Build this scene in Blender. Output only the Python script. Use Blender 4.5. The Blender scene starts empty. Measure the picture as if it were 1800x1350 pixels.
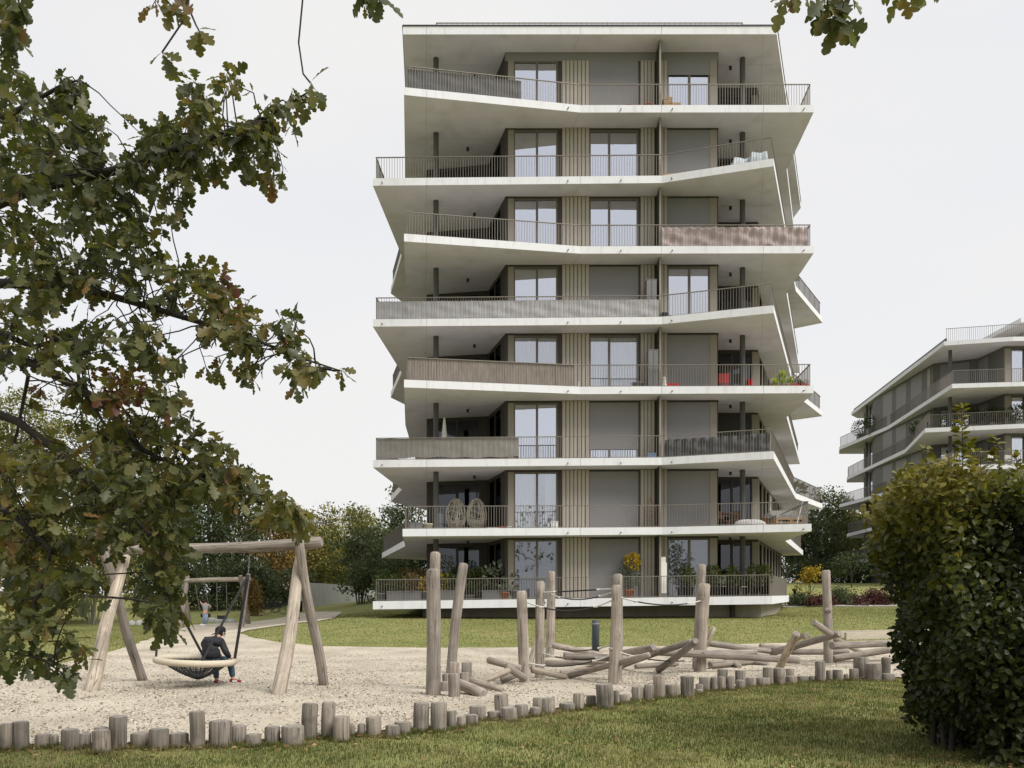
import bpy, bmesh, math, random
import numpy as np
from mathutils import Vector, Matrix
from mathutils.geometry import delaunay_2d_cdt

random.seed(7)
rng = np.random.default_rng(11)
SC = bpy.context.scene
COL = SC.collection

# ------------------------------------------------------------------ camera, sky, sun, exposure
FPX, CX, HY, EYE = 1450.0, 900.0, 1052.0, 1.6          # focal length, centre and horizon in photo pixels; eye height
cam_d = bpy.data.cameras.new('camera')
cam = bpy.data.objects.new('camera', cam_d); COL.objects.link(cam)
cam_d.sensor_width = 36.0
cam_d.lens = FPX / 1800.0 * 36.0
cam_d.shift_y = (HY - 675.0) / 1800.0
cam_d.clip_start, cam_d.clip_end = 0.1, 3000.0
cam.location = (0, 0, EYE); cam.rotation_euler = (math.pi / 2, 0, 0)
SC.camera = cam

SUN = Vector((0.54, -0.42, 0.73)).normalized()
SUN_EL = math.asin(SUN.z); SUN_AZ = math.atan2(SUN.x, SUN.y)
world = bpy.data.worlds.new('World'); SC.world = world; world.use_nodes = True
nt = world.node_tree; nt.nodes.clear()
wo = nt.nodes.new('ShaderNodeOutputWorld'); bg = nt.nodes.new('ShaderNodeBackground')
sky = nt.nodes.new('ShaderNodeTexSky'); sky.sky_type = 'NISHITA'; sky.sun_disc = False
sky.sun_elevation = SUN_EL; sky.sun_rotation = SUN_AZ; sky.air_density = 1.0; sky.dust_density = 2.0
tc = nt.nodes.new('ShaderNodeTexCoord'); mp = nt.nodes.new('ShaderNodeMapping'); mp.inputs['Scale'].default_value = (1.2, 1.2, 3.2)
nz = nt.nodes.new('ShaderNodeTexNoise'); nz.inputs['Scale'].default_value = 1.6; nz.inputs['Detail'].default_value = 4
rp = nt.nodes.new('ShaderNodeValToRGB')
rp.color_ramp.elements[0].position = 0.30; rp.color_ramp.elements[0].color = (0.86, 0.86, 0.86, 1)
rp.color_ramp.elements[1].position = 0.62; rp.color_ramp.elements[1].color = (0.985, 0.985, 0.985, 1)
mx = nt.nodes.new('ShaderNodeMixRGB'); mx.inputs[2].default_value = (3.26, 3.22, 3.19, 1)
L = nt.links.new
L(tc.outputs['Generated'], mp.inputs['Vector']); L(mp.outputs[0], nz.inputs['Vector']); L(nz.outputs['Fac'], rp.inputs[0])
L(rp.outputs[0], mx.inputs[0]); L(sky.outputs[0], mx.inputs[1]); L(mx.outputs[0], bg.inputs[0])
bg.inputs[1].default_value = 0.1
L(bg.outputs[0], wo.inputs[0])
sun_d = bpy.data.lights.new('sun', 'SUN'); sun_d.energy = 1.5; sun_d.angle = math.radians(32.0); sun_d.color = (1.0, 0.97, 0.92)
sun = bpy.data.objects.new('sun', sun_d); COL.objects.link(sun)
sun.rotation_euler = (-SUN).to_track_quat('-Z', 'Y').to_euler(); sun.location = (30, -5, 40)
vs = SC.view_settings
vs.view_transform = 'Standard'; vs.look = 'None'; vs.exposure = 1.45; vs.gamma = 1.0; vs.use_curve_mapping = False
cy = SC.cycles
cy.max_bounces = 9; cy.diffuse_bounces = 6; cy.glossy_bounces = 3; cy.transmission_bounces = 3; cy.transparent_max_bounces = 10
cy.use_denoising = True
cy.caustics_reflective = False; cy.caustics_refractive = False

# ------------------------------------------------------------------ helpers: coordinates
def P(px, py, Y):
    return Vector(((px - CX) / FPX * Y, Y, EYE + (HY - py) / FPX * Y))
def ss(a, b, x):
    t = np.clip((np.asarray(x, float) - a) / (b - a), 0, 1)
    return t * t * (3 - 2 * t)
def H(X, Y):
    """height of the ground"""
    X = np.asarray(X, float); Y = np.asarray(Y, float)
    w = ss(-15, -6, X)
    h = 0.78 * ss(22, 37, Y) * w
    h = h + 0.055 * np.clip(Y - 43, 0, 60) * (1 - 0.35 * ss(60, 100, Y))
    h = h + .35 * ss(46, 68, Y) * ss(9, 16, X) + .28 * ss(30, 44, Y) * ss(12.5, 17, X)
    h = h + 0.03 * np.sin(X * 0.35 + 1.3) * np.sin(Y * 0.29) * ss(16, 24, Y)
    return h
def G(px, py):
    """where the ground is seen at a photo pixel"""
    dz = (HY - py) / FPX; dx = (px - CX) / FPX
    a = 3.0
    Y = a
    while Y < 300:
        if EYE + dz * Y < float(H(dx * Y, Y)): break
        a = Y; Y += 0.4
    lo, hi = a, Y
    for _ in range(30):
        m = (lo + hi) / 2
        if EYE + dz * m < float(H(dx * m, m)): hi = m
        else: lo = m
    return Vector((dx * lo, lo, float(H(dx * lo, lo))))
def hz(x, y): return float(H(x, y))

# ------------------------------------------------------------------ helpers: things and parts
def thing(name, label, cat, loc=(0, 0, 0), group=None):
    o = bpy.data.objects.new(name, None); COL.objects.link(o)
    o.empty_display_size = 0.2; o.location = loc
    o['label'] = label; o['category'] = cat
    if group: o['group'] = group
    o['_o'] = tuple(loc)
    return o
def tag(o, label, cat, group=None):
    o['label'] = label; o['category'] = cat
    if group: o['group'] = group
    return o
def origin_of(o):
    while o is not None:
        if '_o' in o.keys(): return Vector(o['_o'])
        o = o.parent
    return Vector((0, 0, 0))
def link(name, me, parent=None, kind=None):
    o = bpy.data.objects.new(name, me); COL.objects.link(o)
    if parent is not None: o.parent = parent
    if kind: o['kind'] = kind
    return o

class MB:
    """collects faces in world coordinates; build() links them as one mesh object"""
    def __init__(s): s.v = []; s.f = []; s.m = []; s.s = []; s.lc = {}
    def add(s, vs_, fs, mi=0, smooth=False, lc=None):
        b = len(s.v)
        s.v.extend([tuple(v) for v in vs_])
        for f in fs: s.f.append(tuple(b + i for i in f)); s.m.append(mi); s.s.append(smooth)
        if lc is not None:
            for i, c in enumerate(lc): s.lc[b + i] = c
        return s
    def box(s, c, h, ax=None, mi=0):
        """centre, half sizes, optional 3 axes"""
        c = Vector(c)
        X, Y, Z = ax if ax else (Vector((1, 0, 0)), Vector((0, 1, 0)), Vector((0, 0, 1)))
        vs_ = [c + X * (h[0] * i) + Y * (h[1] * j) + Z * (h[2] * k) for k in (-1, 1) for j in (-1, 1) for i in (-1, 1)]
        return s.add(vs_, [(0, 2, 3, 1), (4, 5, 7, 6), (0, 1, 5, 4), (2, 6, 7, 3), (0, 4, 6, 2), (1, 3, 7, 5)], mi)
    def b2(s, lo, hi, mi=0):
        c = [(a + b) / 2 for a, b in zip(lo, hi)]; h = [abs(b - a) / 2 for a, b in zip(lo, hi)]
        return s.box(c, h, None, mi)
    def bar(s, a, b, w, d=None, mi=0, up=(0, 0, 1)):
        a = Vector(a); b = Vector(b); d = w if d is None else d
        z = (b - a); l = z.length
        if l < 1e-6: return s
        z.normalize(); u = Vector(up)
        if abs(z.dot(u)) > 0.98: u = Vector((0, 1, 0))
        x = z.cross(u).normalized(); y = z.cross(x).normalized()
        return s.box((a + b) / 2, (w / 2, d / 2, l / 2), (x, y, z), mi)
    def tube(s, pts, r, n=8, mi=0, cap=True, seed=None, rough=0.0, capmi=None, bevel=0.0):
        pts = [Vector(p) for p in pts]; k = len(pts)
        rs = list(r) if hasattr(r, '__len__') else [r] * k
        R = random.Random(seed) if seed is not None else None
        ph = [R.uniform(0, 6.28) for _ in range(4)] if R else None
        # parallel transport frames
        t0 = (pts[1] - pts[0]).normalized()
        u = Vector((0, 0, 1)) if abs(t0.z) < 0.9 else Vector((1, 0, 0))
        x = t0.cross(u).normalized()
        rings = []; lcs = []
        off = R.uniform(0, 50) if R else 0.0
        dist = 0.0
        allv = []; alll = []
        seq = []
        for i in range(k):
            if i == 0: t = t0
            elif i == k - 1: t = (pts[i] - pts[i - 1]).normalized()
            else: t = (pts[i + 1] - pts[i - 1]).normalized()
            if i: dist += (pts[i] - pts[i - 1]).length
            x = (x - t * x.dot(t)).normalized(); y = t.cross(x)
            seq.append((pts[i], t, x.copy(), y, rs[i], dist))
        if bevel and k >= 2:
            p, t, xx, yy, rr, d_ = seq[0]
            seq.insert(0, (p, t, xx, yy, rr - bevel, d_)); q = seq[1]; seq[1] = (p + t * bevel, t, xx, yy, rr, d_ + bevel)
            p, t, xx, yy, rr, d_ = seq[-1]
            seq[-1] = (p - t * bevel, t, xx, yy, rr, d_ - bevel); seq.append((p, t, xx, yy, rr - bevel, d_))
        for (p, t, xx, yy, rr, d_) in seq:
            for j in range(n):
                a = 2 * math.pi * j / n
                q = rr
                if R and rough:
                    q = rr * (1 + rough * (0.5 * math.sin(2 * a + ph[0] + d_ * 0.8) + 0.35 * math.sin(3 * a + ph[1] - d_ * 1.7) + 0.3 * math.sin(d_ * 3.1 + ph[2]) + 0.25 * math.sin(5 * a + ph[3] + d_ * 2.3)))
                allv.append(p + xx * (q * math.cos(a)) + yy * (q * math.sin(a)))
                alll.append((q * math.cos(a) + off, q * math.sin(a), d_ + off))
        m = len(seq)
        fs = []
        for i in range(m - 1):
            for j in range(n):
                fs.append((i * n + j, i * n + (j + 1) % n, (i + 1) * n + (j + 1) % n, (i + 1) * n + j))
        s.add(allv, fs, mi, True, alll)
        if cap:
            cm = mi if capmi is None else capmi
            for ring, flip in ((0, True), (m - 1, False)):
                vv = [allv[ring * n + j] for j in range(n)]
                ll = [(alll[ring * n + j][0] - off, alll[ring * n + j][1], off) for j in range(n)]
                p = seq[ring][0]
                vv.append(p); ll.append((0, 0, off))
                ff = [((j + 1) % n, j, n) if flip else (j, (j + 1) % n, n) for j in range(n)]
                s.add(vv, ff, cm, False, ll)
        return s
    def lathe(s, base, prof, n=16, mi=0, axis=None):
        """profile [(r, z)] about a vertical axis at base"""
        base = Vector(base)
        vs_ = []; fs = []
        for (r, z) in prof:
            for j in range(n):
                a = 2 * math.pi * j / n
                vs_.append(base + Vector((r * math.cos(a), r * math.sin(a), z)))
        for i in range(len(prof) - 1):
            for j in range(n):
                fs.append((i * n + j, i * n + (j + 1) % n, (i + 1) * n + (j + 1) % n, (i + 1) * n + j))
        fs.append(tuple(range(n - 1, -1, -1))); fs.append(tuple((len(prof) - 1) * n + j for j in range(n)))
        return s.add(vs_, fs, mi, True)
    def prism(s, poly, z0, z1, mi=0, top=None, bot=None):
        """poly [(x, y)] counter-clockwise from above"""
        n = len(poly)
        vs_ = [(x, y, z0) for x, y in poly] + [(x, y, z1) for x, y in poly]
        s.add(vs_, [(i, (i + 1) % n, n + (i + 1) % n, n + i) for i in range(n)], mi)
        s.add(vs_, [tuple(range(n - 1, -1, -1))], mi if bot is None else bot)
        s.add(vs_, [tuple(range(n, 2 * n))], mi if top is None else top)
        return s
    def build(s, name, mat, parent=None, kind=None, warp=None, smooth_all=None):
        me = bpy.data.meshes.new(name)
        v = np.array(s.v, dtype=np.float64).reshape(-1, 3)
        if warp is not None: v = warp(v)
        o_ = origin_of(parent) if parent is not None else Vector((0, 0, 0))
        v = v - np.array(o_)
        me.from_pydata(v.tolist(), [], s.f)
        mats = mat if isinstance(mat, (list, tuple)) else [mat]
        for m in mats: me.materials.append(m)
        me.polygons.foreach_set('material_index', s.m)
        me.polygons.foreach_set('use_smooth', [bool(x) if smooth_all is None else smooth_all for x in s.s])
        if s.lc:
            at = me.attributes.new('lc', 'FLOAT_VECTOR', 'POINT')
            arr = np.zeros((len(s.v), 3))
            for i, c in s.lc.items(): arr[i] = c
            at.data.foreach_set('vector', arr.ravel())
        me.update()
        return link(name, me, parent, kind)

def np_mesh(name, verts, faces_flat, loop_start, loop_total, mat, parent=None, kind=None, tint=None, smooth=False):
    """fast mesh from numpy arrays"""
    me = bpy.data.meshes.new(name)
    v = np.asarray(verts, np.float64)
    if parent is not None: v = v - np.array(origin_of(parent))
    me.vertices.add(len(v)); me.vertices.foreach_set('co', v.astype(np.float32).ravel())
    me.loops.add(len(faces_flat)); me.loops.foreach_set('vertex_index', np.asarray(faces_flat, np.int32))
    me.polygons.add(len(loop_start)); me.polygons.foreach_set('loop_start', np.asarray(loop_start, np.int32))
    if smooth: me.polygons.foreach_set('use_smooth', np.ones(len(loop_start), bool))
    for m in (mat if isinstance(mat, (list, tuple)) else [mat]): me.materials.append(m)
    if tint is not None:
        a = me.attributes.new('tint', 'FLOAT', 'POINT'); a.data.foreach_set('value', np.asarray(tint, np.float32))
    me.update(calc_edges=True); me.validate()
    return link(name, me, parent, kind)

def unit(a): return a / np.maximum(np.linalg.norm(a, axis=-1, keepdims=True), 1e-9)

# leaf templates: (x along the leaf 0..1, y across, z lift) with quads
def strip_template(sts, fold=0.05, droop=0.12):
    v = []; f = []
    for (t, w) in sts:
        z = -droop * t * t
        v += [(t, w, z + fold * w * 4), (t, 0, z), (t, -w, z + fold * w * 4)]
    for i in range(len(sts) - 1):
        a = 3 * i
        f += [(a, a + 1, a + 4, a + 3), (a + 1, a + 2, a + 5, a + 4)]
    return np.array(v), f
OAK = strip_template([(0, .008), (.12, .012), (.20, .075), (.26, .09), (.31, .05), (.39, .14), (.46, .20), (.51, .18), (.55, .095), (.62, .21), (.70, .28), (.76, .25), (.80, .14), (.86, .18), (.93, .15), (1.0, .03)])
HORN = strip_template([(0, .02), (.12, .05), (.35, .25), (.6, .28), (.85, .15), (1.0, .01)], .06, .15)
DIAM = (np.array([(0, 0, 0), (.45, .30, .05), (1, 0, -.06), (.5, -.30, .05)], float), [(0, 1, 2, 3)])
BLADE4 = (np.array([(0, .5, 0), (0, -.5, 0), (.55, -.32, 0), (.55, .32, 0), (1, 0, 0)], float), None)

def place(template, c, d, nrm, size, wscale=1.0):
    """verts of N leaves: centres c, long axes d, normals nrm, sizes"""
    tv = template[0]
    d = unit(d); y = unit(np.cross(nrm, d)); n = np.cross(d, y)
    sz = np.asarray(size)[:, None, None]
    ws = np.asarray(wscale) if hasattr(wscale, '__len__') else np.full(len(c), wscale)
    out = c[:, None, :] + sz * (tv[None, :, 0:1] * d[:, None, :] + (tv[None, :, 1:2] * ws[:, None, None]) * y[:, None, :] + tv[None, :, 2:3] * n[:, None, :])
    return out
def leaves_obj(name, template, c, d, nrm, size, tint, mat, parent=None, kind=None, wscale=1.0):
    N = len(c); V = place(template, c, d, nrm, size, wscale)
    tv, tf = template
    k = len(tv)
    tf = np.array(tf)
    q = tf.shape[1]
    F = (tf[None] + (np.arange(N) * k)[:, None, None]).reshape(-1)
    nf = N * len(tf)
    return np_mesh(name, V.reshape(-1, 3), F, np.arange(nf) * q, None, mat, parent, kind, np.repeat(tint, k), smooth=True)

# ------------------------------------------------------------------ materials
def new_mat(name):
    m = bpy.data.materials.new(name); m.use_nodes = True
    n = m.node_tree; n.nodes.clear()
    out = n.nodes.new('ShaderNodeOutputMaterial')
    return m, n, out
def ramp(n, stops):
    r = n.nodes.new('ShaderNodeValToRGB'); e = r.color_ramp.elements
    while len(e) < len(stops): e.new(0.5)
    for el, (p, c) in zip(e, stops): el.position = p; el.color = (*c, 1)
    return r
def mat(name, col, rough=.75, var=.12, scale=3.0, bump=0.0, bscale=40.0, spec=.3, metal=0.0, detail=6, dirt=None, dscale=1.2, sx=(1, 1, 1)):
    m, n, out = new_mat(name); L = n.links.new
    b = n.nodes.new('ShaderNodeBsdfPrincipled'); L(b.outputs[0], out.inputs[0])
    b.inputs['Roughness'].default_value = rough; b.inputs['Specular IOR Level'].default_value = spec; b.inputs['Metallic'].default_value = metal
    t = n.nodes.new('ShaderNodeTexCoord'); mp = n.nodes.new('ShaderNodeMapping'); mp.inputs['Scale'].default_value = sx
    L(t.outputs['Object'], mp.inputs[0])
    z = n.nodes.new('ShaderNodeTexNoise'); z.inputs['Scale'].default_value = scale; z.inputs['Detail'].default_value = detail; z.inputs['Roughness'].default_value = .62
    L(mp.outputs[0], z.inputs['Vector'])
    lo = tuple(max(0, c * (1 - var)) for c in col); hi = tuple(min(.95, c * (1 + var)) for c in col)
    r = ramp(n, [(.3, lo), (.7, hi)]); L(z.outputs['Fac'], r.inputs[0])
    colout = r.outputs[0]
    if dirt:
        z2 = n.nodes.new('ShaderNodeTexNoise'); z2.inputs['Scale'].default_value = dscale; z2.inputs['Detail'].default_value = 5
        mp2 = n.nodes.new('ShaderNodeMapping'); mp2.inputs['Scale'].default_value = (3, 3, .5); L(t.outputs['Object'], mp2.inputs[0]); L(mp2.outputs[0], z2.inputs['Vector'])
        r2 = ramp(n, [(.52, (0, 0, 0)), (.75, (dirt[3],) * 3)]); L(z2.outputs['Fac'], r2.inputs[0])
        mm = n.nodes.new('ShaderNodeMixRGB'); L(r2.outputs[0], mm.inputs[0]); L(colout, mm.inputs[1]); mm.inputs[2].default_value = (*dirt[:3], 1)
        colout = mm.outputs[0]
    L(colout, b.inputs['Base Color'])
    if bump:
        z3 = n.nodes.new('ShaderNodeTexNoise'); z3.inputs['Scale'].default_value = bscale; z3.inputs['Detail'].default_value = 4; L(mp.outputs[0], z3.inputs['Vector'])
        bp = n.nodes.new('ShaderNodeBump'); bp.inputs['Strength'].default_value = bump; bp.inputs['Distance'].default_value = .02
        L(z3.outputs['Fac'], bp.inputs['Height']); L(bp.outputs[0], b.inputs['Normal'])
    return m
def leaf_mat(name, stops, trans=.35, rough=.45, gloss=.25, mottle=30.0):
    m, n, out = new_mat(name); L = n.links.new
    a = n.nodes.new('ShaderNodeAttribute'); a.attribute_name = 'tint'
    r = ramp(n, stops); L(a.outputs['Fac'], r.inputs[0])
    t = n.nodes.new('ShaderNodeTexCoord'); z = n.nodes.new('ShaderNodeTexNoise'); z.inputs['Scale'].default_value = mottle; z.inputs['Detail'].default_value = 3
    L(t.outputs['Object'], z.inputs['Vector'])
    r2 = ramp(n, [(.3, (.72, .72, .72)), (.7, (1.2, 1.2, 1.2))]); L(z.outputs['Fac'], r2.inputs[0])
    mu = n.nodes.new('ShaderNodeMixRGB'); mu.blend_type = 'MULTIPLY'; mu.inputs[0].default_value = 1; L(r.outputs[0], mu.inputs[1]); L(r2.outputs[0], mu.inputs[2])
    b = n.nodes.new('ShaderNodeBsdfPrincipled'); L(mu.outputs[0], b.inputs['Base Color']); b.inputs['Roughness'].default_value = rough; b.inputs['Specular IOR Level'].default_value = gloss
    tr = n.nodes.new('ShaderNodeBsdfTranslucent'); mu2 = n.nodes.new('ShaderNodeMixRGB'); mu2.blend_type = 'MULTIPLY'; mu2.inputs[0].default_value = 1
    L(mu.outputs[0], mu2.inputs[1]); mu2.inputs[2].default_value = (1.25, 1.3, .7, 1); L(mu2.outputs[0], tr.inputs[0])
    ms = n.nodes.new('ShaderNodeMixShader'); ms.inputs[0].default_value = trans; L(b.outputs[0], ms.inputs[1]); L(tr.outputs[0], ms.inputs[2])
    L(ms.outputs[0], out.inputs[0])
    return m
def wood_mat(name, c1, c2, crack=.5, end=False, stain=.35):
    """weathered round timber; lc = (across, across, along)"""
    m, n, out = new_mat(name); L = n.links.new
    a = n.nodes.new('ShaderNodeAttribute'); a.attribute_name = 'lc'
    b = n.nodes.new('ShaderNodeBsdfPrincipled'); L(b.outputs[0], out.inputs[0]); b.inputs['Roughness'].default_value = .85; b.inputs['Specular IOR Level'].default_value = .2
    if end:
        ln = n.nodes.new('ShaderNodeVectorMath'); ln.operation = 'LENGTH'
        sp = n.nodes.new('ShaderNodeVectorMath'); sp.operation = 'MULTIPLY'; sp.inputs[1].default_value = (1, 1, 0); L(a.outputs['Vector'], sp.inputs[0]); L(sp.outputs[0], ln.inputs[0])
        z = n.nodes.new('ShaderNodeTexNoise'); z.inputs['Scale'].default_value = 14; L(a.outputs['Vector'], z.inputs['Vector'])
        ad = n.nodes.new('ShaderNodeMath'); ad.operation = 'MULTIPLY_ADD'; L(z.outputs['Fac'], ad.inputs[0]); ad.inputs[1].default_value = .02; L(ln.outputs['Value'], ad.inputs[2])
        sn = n.nodes.new('ShaderNodeMath'); sn.operation = 'MULTIPLY'; L(ad.outputs[0], sn.inputs[0]); sn.inputs[1].default_value = 420
        s2 = n.nodes.new('ShaderNodeMath'); s2.operation = 'SINE'; L(sn.outputs[0], s2.inputs[0])
        mr = n.nodes.new('ShaderNodeMath'); mr.operation = 'MULTIPLY_ADD'; L(s2.outputs[0], mr.inputs[0]); mr.inputs[1].default_value = .25; L(z.outputs['Fac'], mr.inputs[2])
        r = ramp(n, [(.2, c1), (.8, c2)]); L(mr.outputs[0], r.inputs[0]); L(r.outputs[0], b.inputs['Base Color'])
        return m
    mp = n.nodes.new('ShaderNodeMapping'); mp.inputs['Scale'].default_value = (30, 30, 1.1); L(a.outputs['Vector'], mp.inputs[0])
    z = n.nodes.new('ShaderNodeTexNoise'); z.inputs['Scale'].default_value = 1.0; z.inputs['Detail'].default_value = 7; z.inputs['Roughness'].default_value = .65; L(mp.outputs[0], z.inputs['Vector'])
    r = ramp(n, [(.28, c1), (.5, tuple((x + y) / 2 for x, y in zip(c1, c2))), (.72, c2)]); L(z.outputs['Fac'], r.inputs[0])
    zb = n.nodes.new('ShaderNodeTexNoise'); zb.inputs['Scale'].default_value = 2.2; zb.inputs['Detail'].default_value = 4; L(a.outputs['Vector'], zb.inputs['Vector'])
    rb = ramp(n, [(.3, (.78, .76, .75)), (.7, (1.14, 1.12, 1.08))]); L(zb.outputs['Fac'], rb.inputs[0])
    mu = n.nodes.new('ShaderNodeMixRGB'); mu.blend_type = 'MULTIPLY'; mu.inputs[0].default_value = 1; L(r.outputs[0], mu.inputs[1]); L(rb.outputs[0], mu.inputs[2])
    mpc = n.nodes.new('ShaderNodeMapping'); mpc.inputs['Scale'].default_value = (13, 13, .45); L(a.outputs['Vector'], mpc.inputs[0])
    zc = n.nodes.new('ShaderNodeTexNoise'); zc.inputs['Scale'].default_value = 1.0; zc.inputs['Detail'].default_value = 2; L(mpc.outputs[0], zc.inputs['Vector'])
    rc = ramp(n, [(.485, (0, 0, 0)), (.5, (crack,) * 3), (.515, (0, 0, 0))]); L(zc.outputs['Fac'], rc.inputs[0])
    oi = n.nodes.new('ShaderNodeObjectInfo'); ro = ramp(n, [(0, (.78, .77, .76)), (.5, (1, .99, .98)), (1, (1.22, 1.17, 1.12))]); L(oi.outputs['Random'], ro.inputs[0])
    mo = n.nodes.new('ShaderNodeMixRGB'); mo.blend_type = 'MULTIPLY'; mo.inputs[0].default_value = 1; L(mu.outputs[0], mo.inputs[1]); L(ro.outputs[0], mo.inputs[2])
    zs = n.nodes.new('ShaderNodeTexNoise'); zs.inputs['Scale'].default_value = 4.5; zs.inputs['Detail'].default_value = 6; zs.inputs['Roughness'].default_value = .7; L(a.outputs['Vector'], zs.inputs['Vector'])
    rs = ramp(n, [(.5, (0, 0, 0)), (.68, (stain,) * 3)]); L(zs.outputs['Fac'], rs.inputs[0])
    mst = n.nodes.new('ShaderNodeMixRGB'); L(rs.outputs[0], mst.inputs[0]); L(mo.outputs[0], mst.inputs[1]); mst.inputs[2].default_value = (.085, .082, .062, 1)
    mc = n.nodes.new('ShaderNodeMixRGB'); L(rc.outputs[0], mc.inputs[0]); L(mst.outputs[0], mc.inputs[1]); mc.inputs[2].default_value = (.035, .03, .026, 1)
    L(mc.outputs[0], b.inputs['Base Color'])
    bp = n.nodes.new('ShaderNodeBump'); bp.inputs['Strength'].default_value = .5; bp.inputs['Distance'].default_value = .01
    su = n.nodes.new('ShaderNodeMath'); su.operation = 'SUBTRACT'; L(z.outputs['Fac'], su.inputs[0]); L(rc.outputs[0], su.inputs[1]); L(su.outputs[0], bp.inputs['Height']); L(bp.outputs[0], b.inputs['Normal'])
    return m
def glass_mat(name, refl=.5, tint=(.82, .87, 1.0), trans=(.55, .57, .6)):
    m, n, out = new_mat(name); L = n.links.new
    g = n.nodes.new('ShaderNodeBsdfGlossy'); g.inputs['Roughness'].default_value = .015; g.inputs['Color'].default_value = (*tint, 1)
    t = n.nodes.new('ShaderNodeBsdfTransparent'); t.inputs['Color'].default_value = (*trans, 1)
    z = n.nodes.new('ShaderNodeTexNoise'); z.inputs['Scale'].default_value = .9; tcn = n.nodes.new('ShaderNodeTexCoord'); L(tcn.outputs['Object'], z.inputs['Vector'])
    bp = n.nodes.new('ShaderNodeBump'); bp.inputs['Strength'].default_value = .05; bp.inputs['Distance'].default_value = .05; L(z.outputs['Fac'], bp.inputs['Height']); L(bp.outputs[0], g.inputs['Normal'])
    x = n.nodes.new('ShaderNodeMixShader'); x.inputs[0].default_value = refl; L(t.outputs[0], x.inputs[1]); L(g.outputs[0], x.inputs[2]); L(x.outputs[0], out.inputs[0])
    return m
# ------------------------------------------------------------------ material library
M = {}
M['fascia'] = mat('fascia_white', (.655, .66, .685), .7, .035, 1.5, .04, 60, dirt=(.46, .45, .43, .42), dscale=1.9)
M['soffit'] = mat('soffit_concrete', (.725, .70, .835), .85, .07, .6, .04, 50, dirt=(.45, .42, .38, .35), dscale=.4)
M['slab_top'] = mat('balcony_tiles', (.46, .44, .41), .8, .1, 3)
M['rib'] = mat('tan_rib_metal', (.385, .35, .305), .55, .06, 2)
M['tan'] = mat('tan_metal_panel', (.255, .23, .192), .55, .05, 1.5)
M['bronze'] = mat('bronze_frame', (.052, .045, .038), .5, .08, 3)
M['frame'] = mat('window_frame_bronze', (.135, .12, .10), .5, .06, 3)
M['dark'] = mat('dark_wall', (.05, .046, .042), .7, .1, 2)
M['shutter'] = mat('grey_roller_fabric', (.215, .212, .218), .8, .05, .7, .05, 120)
M['dark2'] = mat('shaded_render_wall', (.13, .127, .122), .8, .08, 1)  # grey of the far block, darkened to carry the shade it stands in
M['joint'] = mat('joint_sealant', (.44, .43, .47), .9, .05, 3)
M['fin'] = mat('partition_panel', (.38, .34, .28), .6, .05, 2)
M['rail'] = mat('railing_bronze', (.20, .18, .155), .45, .08, 4, metal=.3)
M['column'] = mat('column_dark_grey', (.085, .083, .082), .6, .06, 2)
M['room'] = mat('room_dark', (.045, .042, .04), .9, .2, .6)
M['curtain'] = mat('sheer_curtain', (.72, .71, .68), .9, .05, 2)
M['curtain_red'] = mat('dark_red_curtain', (.16, .03, .05), .9, .1, 2)
M['plinth'] = mat('plinth_render', (.30, .275, .235), .9, .06, 1.2, .1, 60, dirt=(.2, .18, .15, .5), dscale=.6)
M['metal'] = mat('dark_metal', (.05, .05, .052), .45, .1, 4, metal=.5)
M['glass'] = glass_mat('window_glass', .62, (.88, .91, 1.0))
M['glass_loggia'] = glass_mat('loggia_glass', .07, (.85, .9, 1), (.3, .31, .33))
M['glass_curtain'] = glass_mat('window_glass_clear', .34, (.88, .91, 1.0), (.86, .88, .9))
M['glass_dark'] = glass_mat('window_glass_shaded', .15, (.85, .9, 1), (.62, .63, .66))
M['wood'] = wood_mat('weathered_timber', (.165, .145, .128), (.40, .365, .325), .75)
M['wood2'] = wood_mat('weathered_timber_pale', (.24, .21, .175), (.50, .45, .385), .75)
M['wood3'] = wood_mat('stump_timber', (.115, .102, .088), (.31, .283, .25), .8, stain=.6)
M['wood_end'] = wood_mat('timber_end_grain', (.16, .14, .12), (.33, .30, .265), end=True)
M['terracotta'] = mat('terracotta', (.34, .13, .07), .85, .15, 6)
M['black'] = mat('black_plastic', (.018, .018, .02), .5, .2, 5)
M['grey_pot'] = mat('grey_planter', (.16, .16, .165), .7, .08, 3)
M['white'] = mat('white_paint', (.74, .73, .70), .55, .03, 2)
M['red'] = mat('red_plastic', (.52, .025, .03), .4, .06, 4)
M['lightwood'] = mat('light_wood', (.42, .27, .14), .7, .15, 8, sx=(1, 1, 6))
M['darkwood'] = mat('brown_wood', (.17, .085, .05), .7, .2, 8, sx=(1, 1, 6))

# ------------------------------------------------------------------ apartment tower
Zs = [0.0, 2.96, 5.89, 8.88, 11.80, 14.77, 17.73, 20.69]
ROOF_B, ROOF_T = 23.67, 24.0
TH = .30
def tilt(X, z):
    return .0135 * (X - 3.3) * np.exp(-np.maximum(z, 0) / 7.0)
def warp(v):
    v = v.copy(); z = v[:, 2]
    v[:, 2] = EYE + z + tilt(v[:, 0], z)
    return v
def bz(z, X): return EYE + z + float(tilt(X, z))
A_ = [(-4.37, 33.38), (2.86, 34.6), (12.65, 34.6), (13.05, 39.2), (18.5, 53.0), (9, 55.2), (-6.2, 54.5), (-5.25, 40.6)]
B_ = [(-5.87, 34.8), (6.28, 34.6), (10.55, 33.26), (16.1, 46.8), (19.65, 52.2), (18, 53.5), (-4, 55.5), (-6.92, 47.1), (-5.6, 41.9)]
F1_ = [(-4.55, 34.3), (6.28, 34.6), (12.2, 33.6), (13.05, 39.4), (18.8, 53.3), (9, 55.2), (-6, 54.8), (-8.2, 52.0), (-5.25, 40.6)]
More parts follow.
